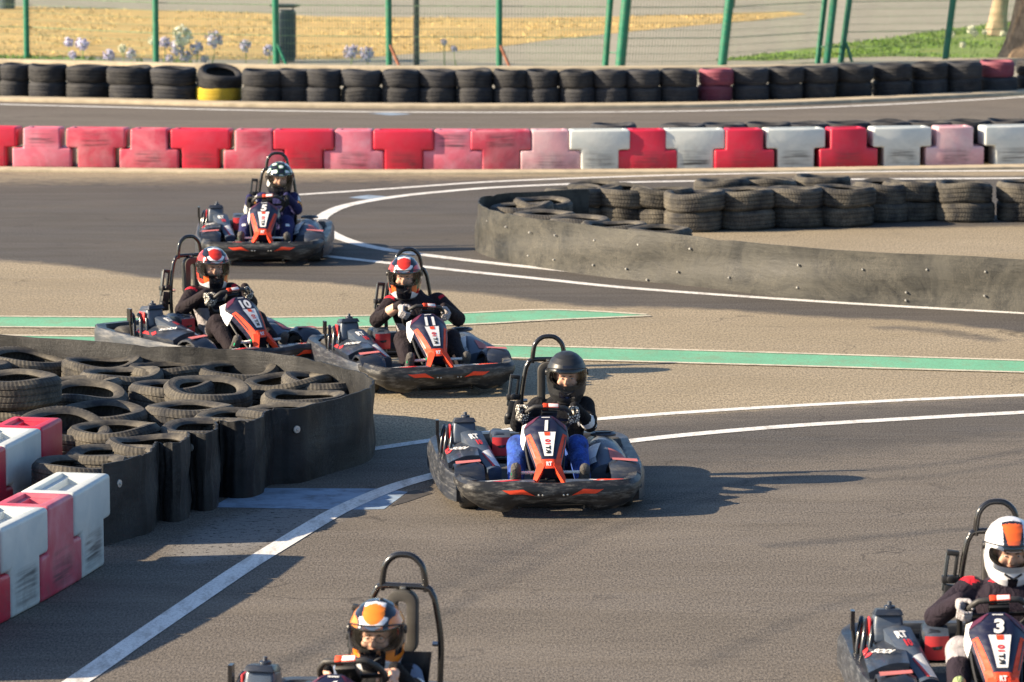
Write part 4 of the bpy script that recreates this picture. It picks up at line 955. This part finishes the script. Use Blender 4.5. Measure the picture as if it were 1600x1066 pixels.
    top = [(-.108, yb, zt - .02), (-.1, yb, .85), (-.085, yb, .9), (-.045, yb, zu - .008), (0, yb, zu), (.045, yb, zu - .008), (.085, yb, .9), (.1, yb, .85), (.108, yb, zt - .02)]
    mb.tube([p + Vector((CS, 0, 0)) for p in catmull(top, 5)], .0155, 0, 12)
    for sx in (-1, 1): mb.tube([(CS + sx * .18, .575, .3), (CS + sx * .2, .82, .1)], .013); mb.tube([(CS + sx * .19, yb, .52), (CS + sx * .14, yb, .52)], .012, 1)
    mb.build('roll_bar', [M['tube'], M['steel']], K)
    mb = MB()
    def rr(w, h, r, n=6):
        o = []
        for cx, cy, a0 in ((w - r, h - r, 0), (-w + r, h - r, 90), (-w + r, -h + r, 180), (w - r, -h + r, 270)):
            for i in range(n + 1): a = R(a0 + 90 * i / n); o.append((cx + r * math.cos(a), cy + r * math.sin(a)))
        return o
    zc, hh = .625, .155
    for y0, y1, m_ in ((.535, .565, 0), (.565, .6, 1)):
        o_, i_ = rr(.075, hh, .06), rr(.026, hh - .05, .022); n = len(o_); vs = []
        for y in (y0, y1): vs += [(CS + a, y + .05 * (zc - (zc + b)) * -.6, zc + b) for a, b in o_] + [(CS + a, y + .03 * b, zc + b) for a, b in i_]
        fs = []
        for i in range(n):
            j = (i + 1) % n
            fs += [(i, j, n + j, n + i), (2 * n + i, 3 * n + i, 3 * n + j, 2 * n + j), (i, 2 * n + i, 2 * n + j, j), (n + i, n + j, 3 * n + j, 3 * n + i)]
        mb.add(vs, fs, m_)
    mb.box((CS, .59, .787), (.035, .03, .02), 2)
    mb.build('headrest', [M['pad'], M['black'], M['steel']], K, bevel=.006)
    # harness reel frame beside the bar
    mb = MB(); bx = CS - .235
    mb.box((bx - .022, .6, .585), (.018, .03, .2), 1, (0, .12, 0)); mb.box((bx + .03, .6, .61), (.016, .03, .16), 0, (0, .12, 0)); mb.box((bx + .012, .6, .68), (.06, .035, .026), 0, (0, .12, 0)); mb.box((bx, .595, .545), (.085, .055, .035)); mb.box((bx - .005, .6, .45), (.062, .05, .13), 0, (0, .12, 0)); mb.box((bx - .02, .59, .39), (.075, .05, .05)); mb.tube([(bx - .02, .58, .54), (bx + .06, .6, .56)], .012); mb.tube([(bx, .6, .42), (bx + .06, .6, .42)], .012); mb.ball((bx - .03, .58, .42), .026); mb.lathe([(.0001, 0), (.02, 0), (.02, .02), (.0001, .02)], 12, Matrix.Translation((bx, .57, .55)) @ Matrix.Rotation(R(90), 4, 'X'))
    mb.build('belt_reel', [M['black'], M['greypost']], K, bevel=.004)
    return K
def children(o): return [c for c in bpy.data.objects if c.parent == o]
def copy_tree(o, parent=None):
    c = o.copy(); C.objects.link(c)
    if parent is not None:
        c.parent = parent; c.matrix_parent_inverse = o.matrix_parent_inverse.copy()
    for ch in children(o): copy_tree(ch, c)
    return c
proto = make_kart()
# number, x and y of the ground point under the front bumper in the photograph, yaw, steering
KARTS = [('1', 864, 811, 5, -4, 'dark racing kart number 1 with a blue-jeaned driver rounding the bend alone', 'd1'),
         ('11', 701, 621, 17, -8, 'dark racing kart number 11 beside the rounded end of the tyre pile', 'd11'),
         ('10', 441, 588, 36, 6, 'dark racing kart number 10 half hidden behind the black tyre pile belt', 'd10'),
         ('5', 409, 417, 2, 4, 'dark racing kart number 5 ahead of the red barrier by the curved white lines', 'd5'),
         ('3', 1577, 1178, .5, 4, 'dark racing kart number 3 cut off by the picture corner', 'd3'),
         ('4', 463, 1293, -12, 8, 'dark racing kart with only its roll bar, steering wheel and nose top in the picture', 'd0')]
kart_tf = {}
for i, (num, px, py, yaw, st, lab, d) in enumerate(KARTS):
    k = proto if i == 0 else copy_tree(proto)
    y = R(yaw); g = at(px, py); fwd = Vector((math.sin(y), -math.cos(y), 0)); k.location = g - fwd * .95; k.rotation_euler = (0, 0, y)
    tag(k, lab, 'kart', 'karts racing round the track'); kart_tf[d] = (k.location.copy(), y, st, num)
for i, (num, px, py, yaw, st, lab, d) in enumerate(KARTS):
    loc, y, st, num = kart_tf[d]
    k = [o for o in bpy.data.objects if o.get('label') == lab][0]
    mb = MB(); w = text_polys(num, .045, .12)[2]; decal_text(mb, lambda x, yy: nose(x * .64, .178 - yy * .18, .006), num, 0, .045, .12)
    mb.build('number', M['white'], k, recalc=False)
    for c in children(k):
        if c.name.startswith('steering_wheel'): c.matrix_local = c.matrix_local @ Matrix.Rotation(R(st), 4, 'Z')
        if c.name.startswith('wheel') and c.location.y < 0: c.rotation_euler = (0, 0, R(st * 1.2))
# ------------------------------------------------------------------ drivers
def capsule(mb, a, b, ra, rb, flat=1.):
    a, b = Vector(a), Vector(b); d = (b - a); L = d.length; prof = []
    for i in range(6): t = R(-90 + 90 * i / 5); prof.append((max(ra * math.cos(t), 1e-4), ra * math.sin(t)))
    for i in range(6): t = R(90 * i / 5); prof.append((max(rb * math.cos(t), 1e-4), L + rb * math.sin(t)))
    mb.lathe(prof, 16, Matrix.Translation(a) @ d.to_track_quat('Z', 'Y').to_matrix().to_4x4())
def remesh(mb, vox, smooth, name):
    me = mb.mesh(name, M['ink'], weld=False)
    ob = link('tmp', me); r = ob.modifiers.new('r', 'REMESH'); r.mode = 'VOXEL'; r.voxel_size = vox
    s = ob.modifiers.new('s', 'SMOOTH'); s.factor = .5; s.iterations = smooth
    dg = bpy.context.evaluated_depsgraph_get(); dg.update(); out = bpy.data.meshes.new_from_object(ob.evaluated_get(dg))
    bpy.data.objects.remove(ob); bpy.data.meshes.remove(me); out.name = name; out.materials.clear(); return out
def hand_mesh(s):
    mb = MB()
    mb.ball((s * .03, .03, 0), (.018, .03, .042)); capsule(mb, (s * .03, .035, 0), (s * .026, .088, -.008), .026, .024)
    for z, ln, r in ((.034, .94, .0092), (.0115, 1.04, .0098), (-.0115, 1., .0095), (-.033, .82, .0082)):
        p = [Vector((s * .037, .022, z)), Vector((s * .043, -.012 * ln, z * .98)), Vector((s * .018, -.034 * ln, z * .96)), Vector((s * -.016 * ln, -.03, z * .95))]
        for q, w, k in zip(p[:-1], p[1:], (1.05, 1., .92)): capsule(mb, q, w, r * k, r * k * .95)
        mb.ball(p[1], r * 1.22)
    th = [Vector((s * .02, .045, .03)), Vector((s * -.006, .034, .046)), Vector((s * -.024, .008, .05)), Vector((s * -.022, -.014, .046))]
    for q, w, k in zip(th[:-1], th[1:], (.0125, .011, .0095)): capsule(mb, q, w, k, k * .92)
    me = remesh(mb, .0032, 3, 'hand'); me.shade_smooth(); return me
HAND = {s: hand_mesh(s) for s in (-1, 1)}
def ring_pt(z, az, off=0.):
    """helmet skin: z height from the helmet centre, az 0 = straight ahead, + towards +X"""
    zs = [-.165, -.15, -.11, -.06, 0, .05, .09, .12, .138, .147]
    w = lerp(zs, [.098, .108, .123, .13, .131, .125, .106, .078, .048, .001], z) + off
    f = lerp(zs, [.135, .15, .166, .163, .154, .147, .125, .094, .06, .001], z) + off
    b = lerp(zs, [.1, .118, .145, .157, .162, .155, .134, .1, .062, .001], z) + off
    s, c = math.sin(az), math.cos(az); e = .93
    return Vector((w * math.copysign(abs(s) ** e, s), -(f if c > 0 else b) * math.copysign(abs(c) ** e, c), z + off * z / .147))
def port(p_az, z): return (abs(p_az) / R(62)) ** 5 + (abs(z + .002 - .01 * (abs(p_az) / R(62)) ** 2) / .041) ** 4 < 1
def helmet(parent, pat, mats_, centre, rot, visor_up=False, vtint=None):
    H = link('helmet', None, parent); H.matrix_local = Matrix.Translation(centre) @ rot.to_4x4()
    nz, na = 84, 132; vs, fs, ms = [], [], []
    zlist = [-.165 + (.312) * (1 - (1 - i / nz) ** 1.25) for i in range(nz + 1)]
    for z in zlist:
        for j in range(na): vs.append(ring_pt(z, -math.pi + 2 * math.pi * j / na))
    for i in range(nz):
        for j in range(na):
            zc = (zlist[i] + zlist[i + 1]) / 2; az = -math.pi + 2 * math.pi * (j + .5) / na
            if port(az, zc): continue
            q = ring_pt(zc, az); fs.append((i * na + j, i * na + (j + 1) % na, (i + 1) * na + (j + 1) % na, (i + 1) * na + j)); ms.append(pat(q.x, q.y, q.z, az))
    bm = bmesh.new(); vv = [bm.verts.new(v) for v in vs]
    for f, m_ in zip(fs, ms):
        fc = bm.faces.new([vv[i] for i in f]); fc.material_index = m_
    bmesh.ops.delete(bm, geom=[v for v in bm.verts if not v.link_faces], context='VERTS')
    bmesh.ops.recalc_face_normals(bm, faces=bm.faces)
    # smooth the port edge
    bv = [v for v in bm.verts if v.is_boundary and abs(v.co.z) < .1]
    for _ in range(4):
        for v in bv:
            nb = [e.other_vert(v).co for e in v.link_edges if e.is_boundary]
            if len(nb) == 2: v.co = v.co * .5 + (nb[0] + nb[1]) * .25
    # inner shell
    lin = len(mats_); geom = bmesh.ops.duplicate(bm, geom=bm.faces[:] + bm.edges[:] + bm.verts[:]); vm = geom['vert_map']
    pairs = [(v, vm[v]) for v in list(vm.keys()) if isinstance(v, bmesh.types.BMVert)]
    orig = set(v for v in bm.verts); newf = [g for g in geom['geom'] if isinstance(g, bmesh.types.BMFace)]; nv = set(g for g in geom['geom'] if isinstance(g, bmesh.types.BMVert))
    for v in nv: v.co = v.co - v.normal * .02
    for f in newf: f.material_index = lin
    bmesh.ops.reverse_faces(bm, faces=newf)
    done = set()
    for e in [e for e in bm.edges if e.is_boundary and e.verts[0] not in nv and e.verts[1] not in nv]:
        a, b = e.verts
        try:
            f = bm.faces.new([b, a, vm[a], vm[b]]); f.material_index = lin
        except Exception: pass
    me = bpy.data.meshes.new('shell'); bm.to_mesh(me); bm.free()
    for m_ in list(mats_) + [M['lining']]: me.materials.append(m_)
    me.shade_smooth(); me.set_sharp_from_angle(angle=R(45)); link('shell', me, H)
    mb = MB(); A0 = R(84)
    lift = .062 if visor_up else 0
    def vp(u, v, off):
        az = -A0 + 2 * A0 * u; tp = .066 - .03 * abs(2 * u - 1) ** 3; bt = -.064 + .045 * abs(2 * u - 1) ** 3
        return ring_pt(bt + (tp - bt) * v + lift * (1 - abs(2 * u - 1) ** 2), az, off)
    mb.grid(lambda u, v: vp(u, v, .006), 40, 12, 0)
    vo = mb.build('visor', M['visor'], H, recalc=False)
    mb = MB(); mb.tube([vp(i / 40, 1, .007) for i in range(41)], .0035, 0, 6)
    for sx in (-1, 1): mb.lathe([(.0001, .008), (.018, .007), (.022, 0), (.0001, -.004)], 16, Matrix.Translation(ring_pt(.01, sx * R(88), .004)) @ Matrix.Rotation(sx * R(90), 4, 'Y'))
    mb.tube([ring_pt(-.163, 2 * math.pi * i / 40, .002) for i in range(40)], .006, 0, 6, closed=True)
    mb.tube([ring_pt(-.1 + .004 * abs(i - 6), R(-18 + 3 * i), .001) for i in range(13)], .006, 0, 6)
    mb.build('trim', M['ink'], H)
    return H
def person(d, label, suit, helm, look=(0, 0), gloves='gloveblack', glasses=False, shoe='shoe', bulk=1., rise=0., lean=0., hx=0., low=0., skinwrist=False):
    loc, yaw, st, num = kart_tf[d]
    Pn = empty('person', loc, yaw); tag(Pn, label, 'person', 'kart drivers')
    cx = CS + .01
    hip = {s: Vector((cx + s * .09, .13, .17)) for s in (-1, 1)}; pel = Vector((cx, .15, .2)); chest = Vector((cx + lean * .5, .26, .45)); neck = Vector((cx + lean, .285, .58 + rise))
    knee = {-1: Vector((-.16, -.25, .345)), 1: Vector((.225, -.24, .34))}; ank = {-1: Vector((-.2, -.56, .15)), 1: Vector((.235, -.56, .15))}
    toe = {-1: Vector((-.205, -.63, .275)), 1: Vector((.235, -.63, .265))}
    sh = {s: Vector((cx + lean * .9 + s * .16 * bulk, .28, .525 + rise)) for s in (-1, 1)}
    rot = Matrix.Rotation(R(st), 3, 'Z'); F = Matrix((SWU, SWV, SWN)).transposed(); grip = {}; wr = {}; hm = {}
    for s in (-1, 1):
        a = R(90 - s * 72); p = F @ (rot @ Vector((s * (.154 - low * .12), .03 - low, 0))) + SWC
        out = F @ (rot @ Vector((s, .1, 0)).normalized()); up = F @ (rot @ Vector((-s * .1, 1, 0)).normalized()); back = out.cross(up) * s
        # hand frame: x outward*s, y towards the driver, z along the rim
        X = out * s; Y = SWN; Z = X.cross(Y)
        if Z.dot(up) < 0: Z = -Z
        hm[s] = Matrix((X, Y, Z)).transposed().to_4x4(); hm[s].translation = p
        if hm[s].determinant() < 0: hm[s] = Matrix((X, Y, -Z)).transposed().to_4x4(); hm[s].translation = p
        wr[s] = hm[s] @ Vector((s * .026, .085, -.008))
    elb = {s: (sh[s] + wr[s]) / 2 + Vector((s * (.065 + .5 * (bulk - 1)), .03, -.125)) for s in (-1, 1)}
    hc = Vector((cx + .02 + lean * 1.2 + hx, .29, .728 + rise)); hr = Euler((R(look[1]), 0, R(look[0]))).to_matrix()
    mb = MB()
    # torso as stacked ellipses, then limbs
    tor = [(.13, .12, .02), (.16, .172, .125), (.22, .165, .115), (.3, .155, .11), (.38, .165, .115), (.46, .182, .12), (.5, .178, .11), (.545, .145, .09), (.585, .075, .07), (.62, .05, .05)]
    secs = []
    for z, w, dd in tor:
        f = (z - .13) / .5; z += rise * f; w *= bulk; c = Vector((cx + lean * max(0, f), .14 + .15 * min(1, f * 1.1), z)); secs.append([(c.x + w * math.copysign(abs(math.cos(a)) ** .85, math.cos(a)), c.y + dd * math.sin(a), c.z) for a in np.linspace(0, 2 * math.pi, 25)[:-1]])
    mb.loft(secs)
    for s in (-1, 1):
        capsule(mb, hip[s] + Vector((0, -.02, .005)), knee[s], .092, .074); capsule(mb, knee[s], ank[s], .071, .05); mb.ball(knee[s] + Vector((0, -.01, .008)), .076)
        capsule(mb, ank[s] + Vector((0, .02, -.03)), toe[s], .04, .034)
        mb.ball(sh[s] + Vector((-s * .01, 0, 0)), (.072, .07, .068)); capsule(mb, sh[s], elb[s], .06 * bulk, .05 * bulk); capsule(mb, elb[s], wr[s], .05 * bulk, .034); mb.ball(elb[s], .053 * bulk)
        for k in range(4):  # cloth folds at elbow and knee
            f = .62 + k * .1; q = sh[s].lerp(elb[s], f); mb.lathe([(.0001, -.008), (.05 + .004 * (k % 2), -.006), (.059 + .003 * (k % 2), 0), (.05, .006), (.0001, .008)], 14, Matrix.Translation(q) @ (elb[s] - sh[s] + Vector((.03 * (k - 1), .02, 0))).to_track_quat('Z', 'Y').to_matrix().to_4x4())
            q = hip[s].lerp(knee[s], .35 + k * .17); mb.lathe([(.0001, -.01), (.07, -.008), (lerp([0, 3], [.095, .086], k), 0), (.07, .008), (.0001, .01)], 14, Matrix.Translation(q) @ (knee[s] - hip[s] + Vector((.06 * (k % 2), 0, .05))).to_track_quat('Z', 'Y').to_matrix().to_4x4())
    capsule(mb, neck + Vector((0, 0, -.03)), hc + hr @ Vector((0, .01, -.06)), .058, .056)
    hd = lambda p: hc + hr @ Vector(p)
    mb.ball(hc + hr @ Vector((0, 0, .015)), (.076, .096, .112), 0, 20, 14, hr)
    mb.ball(hd((0, -.035, -.06)), (.055, .058, .06), 0, 16, 10, hr)
    capsule(mb, hd((0, -.088, .02)), hd((0, -.112, -.026)), .008, .0145); mb.ball(hd((0, -.1, -.03)), (.019, .013, .01), 0, 10, 8, hr)
    capsule(mb, hd((-.042, -.086, .028)), hd((.042, -.086, .028)), .0125, .0125)
    for s in (-1, 1): mb.ball(hd((s * .042, -.07, -.03)), (.026, .022, .024), 0, 12, 8, hr); mb.ball(hd((s * .079, .01, -.005)), (.009, .02, .032), 0, 10, 8, hr)
    capsule(mb, hd((-.02, -.09, -.06)), hd((.02, -.09, -.06)), .009, .009)
    me = remesh(mb, .0085, 2, 'body')
    names = ['skin'] + list(suit['mats']) + [shoe]; 
    for n_ in names: me.materials.append(M[n_])
    segs = [('torso', pel, chest), ('torso', chest, neck)]
    for s in (-1, 1):
        sd = 'R' if s < 0 else 'L'
        segs += [('thigh' + sd, hip[s], knee[s]), ('shank' + sd, knee[s], ank[s]), ('foot' + sd, ank[s] + Vector((0, 0, -.04)), toe[s]), ('arm' + sd, sh[s], elb[s]), ('fore' + sd, elb[s], wr[s])]
    cen = np.empty(len(me.polygons) * 3, np.float32); me.polygons.foreach_get('center', cen); cen = cen.reshape(-1, 3); best = np.full(len(cen), 9.); bi = np.zeros(len(cen), int); offs = np.zeros((len(cen), 3)); bt = np.zeros(len(cen))
    for i, (n_, a, b) in enumerate(segs):
        A, D = np.array(a), np.array(b - a); t = np.clip(((cen - A) @ D) / (D @ D), 0, 1); dd = np.linalg.norm(cen - A - t[:, None] * D, axis=1) - (.09 if n_ == 'torso' else .05 if 'thigh' in n_ else .0)
        m_ = dd < best; best[m_] = dd[m_]; bi[m_] = i; bt[m_] = t[m_]; offs[m_] = (cen - A - t[:, None] * D)[m_]
    mi = np.zeros(len(cen), np.int32); hci = hr.inverted()
    for k in range(len(cen)):
        p = Vector(cen[k].tolist()); n_ = segs[bi[k]][0]; h = hci @ (p - hc)
        if h.z > -.082 and (p - hc).length < .16: mi[k] = 0; continue
        if h.z > -.16 and abs(h.x) < .075 and p.z > .56: mi[k] = 1 + suit.get('collar', 0); continue
        if n_.startswith('foot'): mi[k] = len(names) - 1; continue
        if skinwrist and n_ == 'foreR' and bt[k] > .55: mi[k] = 0; continue
        mi[k] = 1 + suit['fn'](n_, float(bt[k]), p, Vector((p.x - cx, p.y, p.z)), Vector(offs[k].tolist()).normalized())
    me.polygons.foreach_set('material_index', mi); me.shade_smooth()
    link('body', me, Pn)
    for s in (-1, 1):
        g = link('glove' if gloves != 'skin' else 'hand', HAND[s] if gloves == 'gloveblack' and HAND[s].materials else HAND[s].copy(), Pn); g.data.materials.clear(); g.data.materials.append(M[gloves]); g.matrix_local = hm[s]
    # eyes, brows, lips
    for s in (-1, 1):
        mb = MB(); mb.ball(hd((s * .031, -.0875, .004)), (.011, .005, .0042), 0, 12, 8, hr); mb.ball(hd((s * .031, -.0925, .004)), (.0052, .0022, .0044), 1, 10, 6, hr); mb.build('eye', [M['eye'], M['iris']], Pn)
        mb = MB(); mb.tube([hd((s * (.014 + .009 * i), -.1 + .0016 * i * i, .02 + .0032 * i - .0009 * i * i)) for i in range(5)], [.0026, .0036, .0036, .003, .0014], 0, 6); mb.build('eyebrow', M['brow'], Pn)
    mb = MB(); mb.ball(hd((0, -.099, -.06)), (.02, .006, .0065), 0, 12, 6, hr); mb.build('lips', M['lip'], Pn)
    if glasses:
        mb = MB()
        for s in (-1, 1): mb.tube([hd((s * .033 + .024 * math.cos(a), -.112 + .006 * abs(s * .033 + .024 * math.cos(a)) / .05, .004 + .017 * math.sin(a))) for a in np.linspace(0, 6.283, 19)[:-1]], .0016, 0, 6, closed=True); mb.tube([hd((s * .057, -.106, .008)), hd((s * .08, -.03, .01))], .0018, 0, 6)
        mb.tube([hd((-.009, -.113, .006)), hd((.009, -.113, .006))], .0016, 0, 6); mb.build('glasses', M['ink'], Pn)
    helmet(Pn, helm['fn'], [M[k] for k in helm['mats']], hc + hr @ Vector((0, .005, .012)), hr)
    return Pn
# helmet prints: indices into helm['mats']
def pat_plain(x, y, z, az):
    if z > .072 and z < .088 and abs(az) < R(16) - abs(z - .08) * 8: return 1
    return 1 if (z < -.085 and abs(az) < R(24) and z > -.125) else 0
def pat_racer(x, y, z, az):          # 0 colour, 1 white, 2 black, 3 second colour
    a = abs(x); fr = math.degrees(math.atan2(-y, z)) if z > .0 else 90
    if z > .05:
        ov = (x / .052) ** 2 + ((fr - 38) / 24) ** 2
        if ov < 1: return 0
        if (ov < 1.9 and fr > 44) or (ov < 1.45 and fr < 16): return 1
        if a < .05: return 3 if fr > 20 else (1 if fr > 4 else 2)
        if a < .086 + .012 * math.sin(fr * .08): return 2
        return 0 if fr > -30 or a > .1 else 2
    if z < -.055:
        if abs(az) < R(26): return 2
        if z < -.115 + .018 * math.sin(abs(az) * 4): return 1
        if abs(az) < R(50): return 3
        return 2 if abs(az) < R(75) and z > -.09 else 0
    return 2 if abs(az) < R(95) else (0 if abs(az) < R(140) else 3)
def pat_dark(x, y, z, az):           # 0 black, 1 white, 2 green
    s = math.sin(x * 52 + 1.1) * math.sin(y * 47 + z * 40 + .6)
    if z > .045 and s > .42: return 1
    if z > .03 and s > .2: return 2
    if x < -.09 and z < .03 and z > -.08 and s > .0: return 1
    return 0
def pat_white(x, y, z, az):          # 0 white, 1 orange, 2 navy, 3 red
    fr = math.degrees(math.atan2(-y, z)) if z > 0 else 90; a = abs(x)
    if z > .03:
        if 12 < fr < 62 and a < .03 + .0005 * (62 - fr): return 1
        if 2 < fr < 74 and a < .052: return 2 if fr < 66 or a > .035 else 4
        if x > .08 and fr > 10 and fr < 40: return 3
    if z < -.1 and abs(az) < R(12): return 2
    return 0
def s_jacket(n, t, p, q, o):
    if n[:3] == 'arm' and o.dot(Vector((.75 if n[-1] == 'L' else -.75, -.66, 0))) > .95: return 2
    if n[:4] == 'fore' and n[-1] == 'L' and .1 < t < .3: return 2 if q.z > .36 else 0
    if n[:5] in ('thigh', 'shank'): return 1
    return 0 if p.z > .2 else 1
def s_suit(n, t, p, q, o):
    if n[:3] == 'arm' and .0 < t < .12 and o.z > .55: return 1
    if n == 'torso' and p.z < .42 and abs(q.x) > .12: return 2
    if n[:5] == 'thigh' and abs(q.x) > .15 and t < .7 and p.z < .3: return 2
    return 0
def s_navy(n, t, p, q, o):
    if n[:3] == 'arm' and .1 < t < .5 and abs(q.x) > .2: return 1
    if n[:3] == 'arm' and .55 < t < .85 and abs(q.x) > .2: return 2
    if n[:4] == 'fore' and n[-1] == 'R' and t < .5: return 1
    if n[:5] == 'shank' and t < .35 and math.sin(p.x * 60) > .4: return 1
    return 0
def s_purple(n, t, p, q, o):
    if n[:3] == 'arm' and t < .07 and o.z > .6: return 1
    if n == 'torso' and p.z > .6 and p.y < .25: return 1
    if n[:5] == 'thigh' and q.x < -.06: return 2
    return 0
def s_pale(n, t, p, q, o):
    if n[:3] == 'arm' and t < .45: return 1
    if n == 'torso' and p.z > .53 and abs(q.x) > .07: return 1
    if n[:3] == 'arm' and t < .7 and math.sin(p.y * 90) > 0: return 2
    return 0
racer = lambda c: {'mats': (c, 'h_white', 'h_black', 'h_oran2' if c != 'h_orange' else 'h_orange'), 'fn': pat_racer}
person('d1', 'driver in a matte black helmet, black jacket and bright blue jeans holding the kart wheel', {'mats': ('jacket', 'jean', 'whitecloth'), 'fn': s_jacket}, {'mats': ('h_matte', 'h_black'), 'fn': pat_plain}, (-4, 8), 'gloveprint', lean=.05)
person('d11', 'driver in a red helmet with grey gloves and one bare wrist, kart number 11', {'mats': ('suit', 'suitred', 'suitgrey'), 'fn': s_suit, 'collar': 0}, racer('h_red'), (-18, 8), 'glovegrey', skinwrist=True, bulk=1.16, rise=.045, lean=-.05, hx=-.085)
person('d10', 'driver in a red helmet and black white gloves turned sideways, kart number 10', {'mats': ('suit', 'suitred', 'suitgrey'), 'fn': s_suit}, racer('h_red'), (-20, 8), 'gloveprint', bulk=1.14)
person('d5', 'driver in a dark helmet with white and green splashes and a navy suit', {'mats': ('navysuit', 'whitecloth', 'orangecloth'), 'fn': s_navy}, {'mats': ('h_black', 'h_white', 'h_green'), 'fn': pat_dark}, (4, 10), 'gloveblack')
person('d3', 'driver in a white helmet with an orange crown panel looking down at the wheel', {'mats': ('purplesuit', 'suitred', 'suitgrey'), 'fn': s_purple, 'collar': 0}, {'mats': ('h_white', 'h_oran2', 'h_black', 'h_red', 'h_black'), 'fn': pat_white}, (0, 16), 'glovegrey', shoe='greenshoe', bulk=1.15, rise=.03)
person('d0', 'driver with glasses in an orange, white and black helmet and pale blue shouldered jacket', {'mats': ('jacket', 'palejacket', 'whitecloth'), 'fn': s_pale}, racer('h_orange'), (4, 8), 'skin', glasses=True, lean=-.07, rise=-.1, low=.1)

# ------------------------------------------------------------------ light, sky, camera
SUN_EL, SUN_AZ = R(24.2), R(8)      # azimuth measured from -X towards the camera
sd = Vector((-math.cos(SUN_EL) * math.cos(SUN_AZ), -math.cos(SUN_EL) * math.sin(SUN_AZ), math.sin(SUN_EL)))
L = bpy.data.lights.new('sun', 'SUN'); L.energy = 5.0; L.angle = R(.5); L.color = (1, .82, .59)
so = link('sun', L); so.rotation_euler = sd.to_track_quat('Z', 'Y').to_euler(); so.location = sd * 50
w = bpy.data.worlds.new('World'); SC.world = w; w.use_nodes = True; nt = w.node_tree; bg = nt.nodes['Background']
sk = nt.nodes.new('ShaderNodeTexSky'); sk.sky_type = 'NISHITA'; sk.sun_disc = False; sk.ozone_density = 3.5; sk.sun_elevation = SUN_EL
sk.sun_rotation = math.atan2(sd.x, sd.y); bg.inputs['Strength'].default_value = .08
nt.links.new(sk.outputs[0], bg.inputs[0])
cam = bpy.data.cameras.new('camera'); cam.sensor_width = 36; cam.lens = FOC / 1600 * 36; cam.clip_end = 2000
co = link('camera', cam); co.location = (0, 0, HC); co.rotation_euler = (R(90) - PIT, 0, 0)
cam.dof.use_dof = True; cam.dof.focus_distance = 27.2; cam.dof.aperture_fstop = 4.6; cam.dof.aperture_blades = 7
SC.camera = co
SC.view_settings.view_transform = 'Standard'; SC.view_settings.look = 'None'; SC.view_settings.gamma = 1; SC.view_settings.use_curve_mapping = False
SC.view_settings.exposure = 1.38
SC.cycles.use_denoising = True; SC.cycles.max_bounces = 8
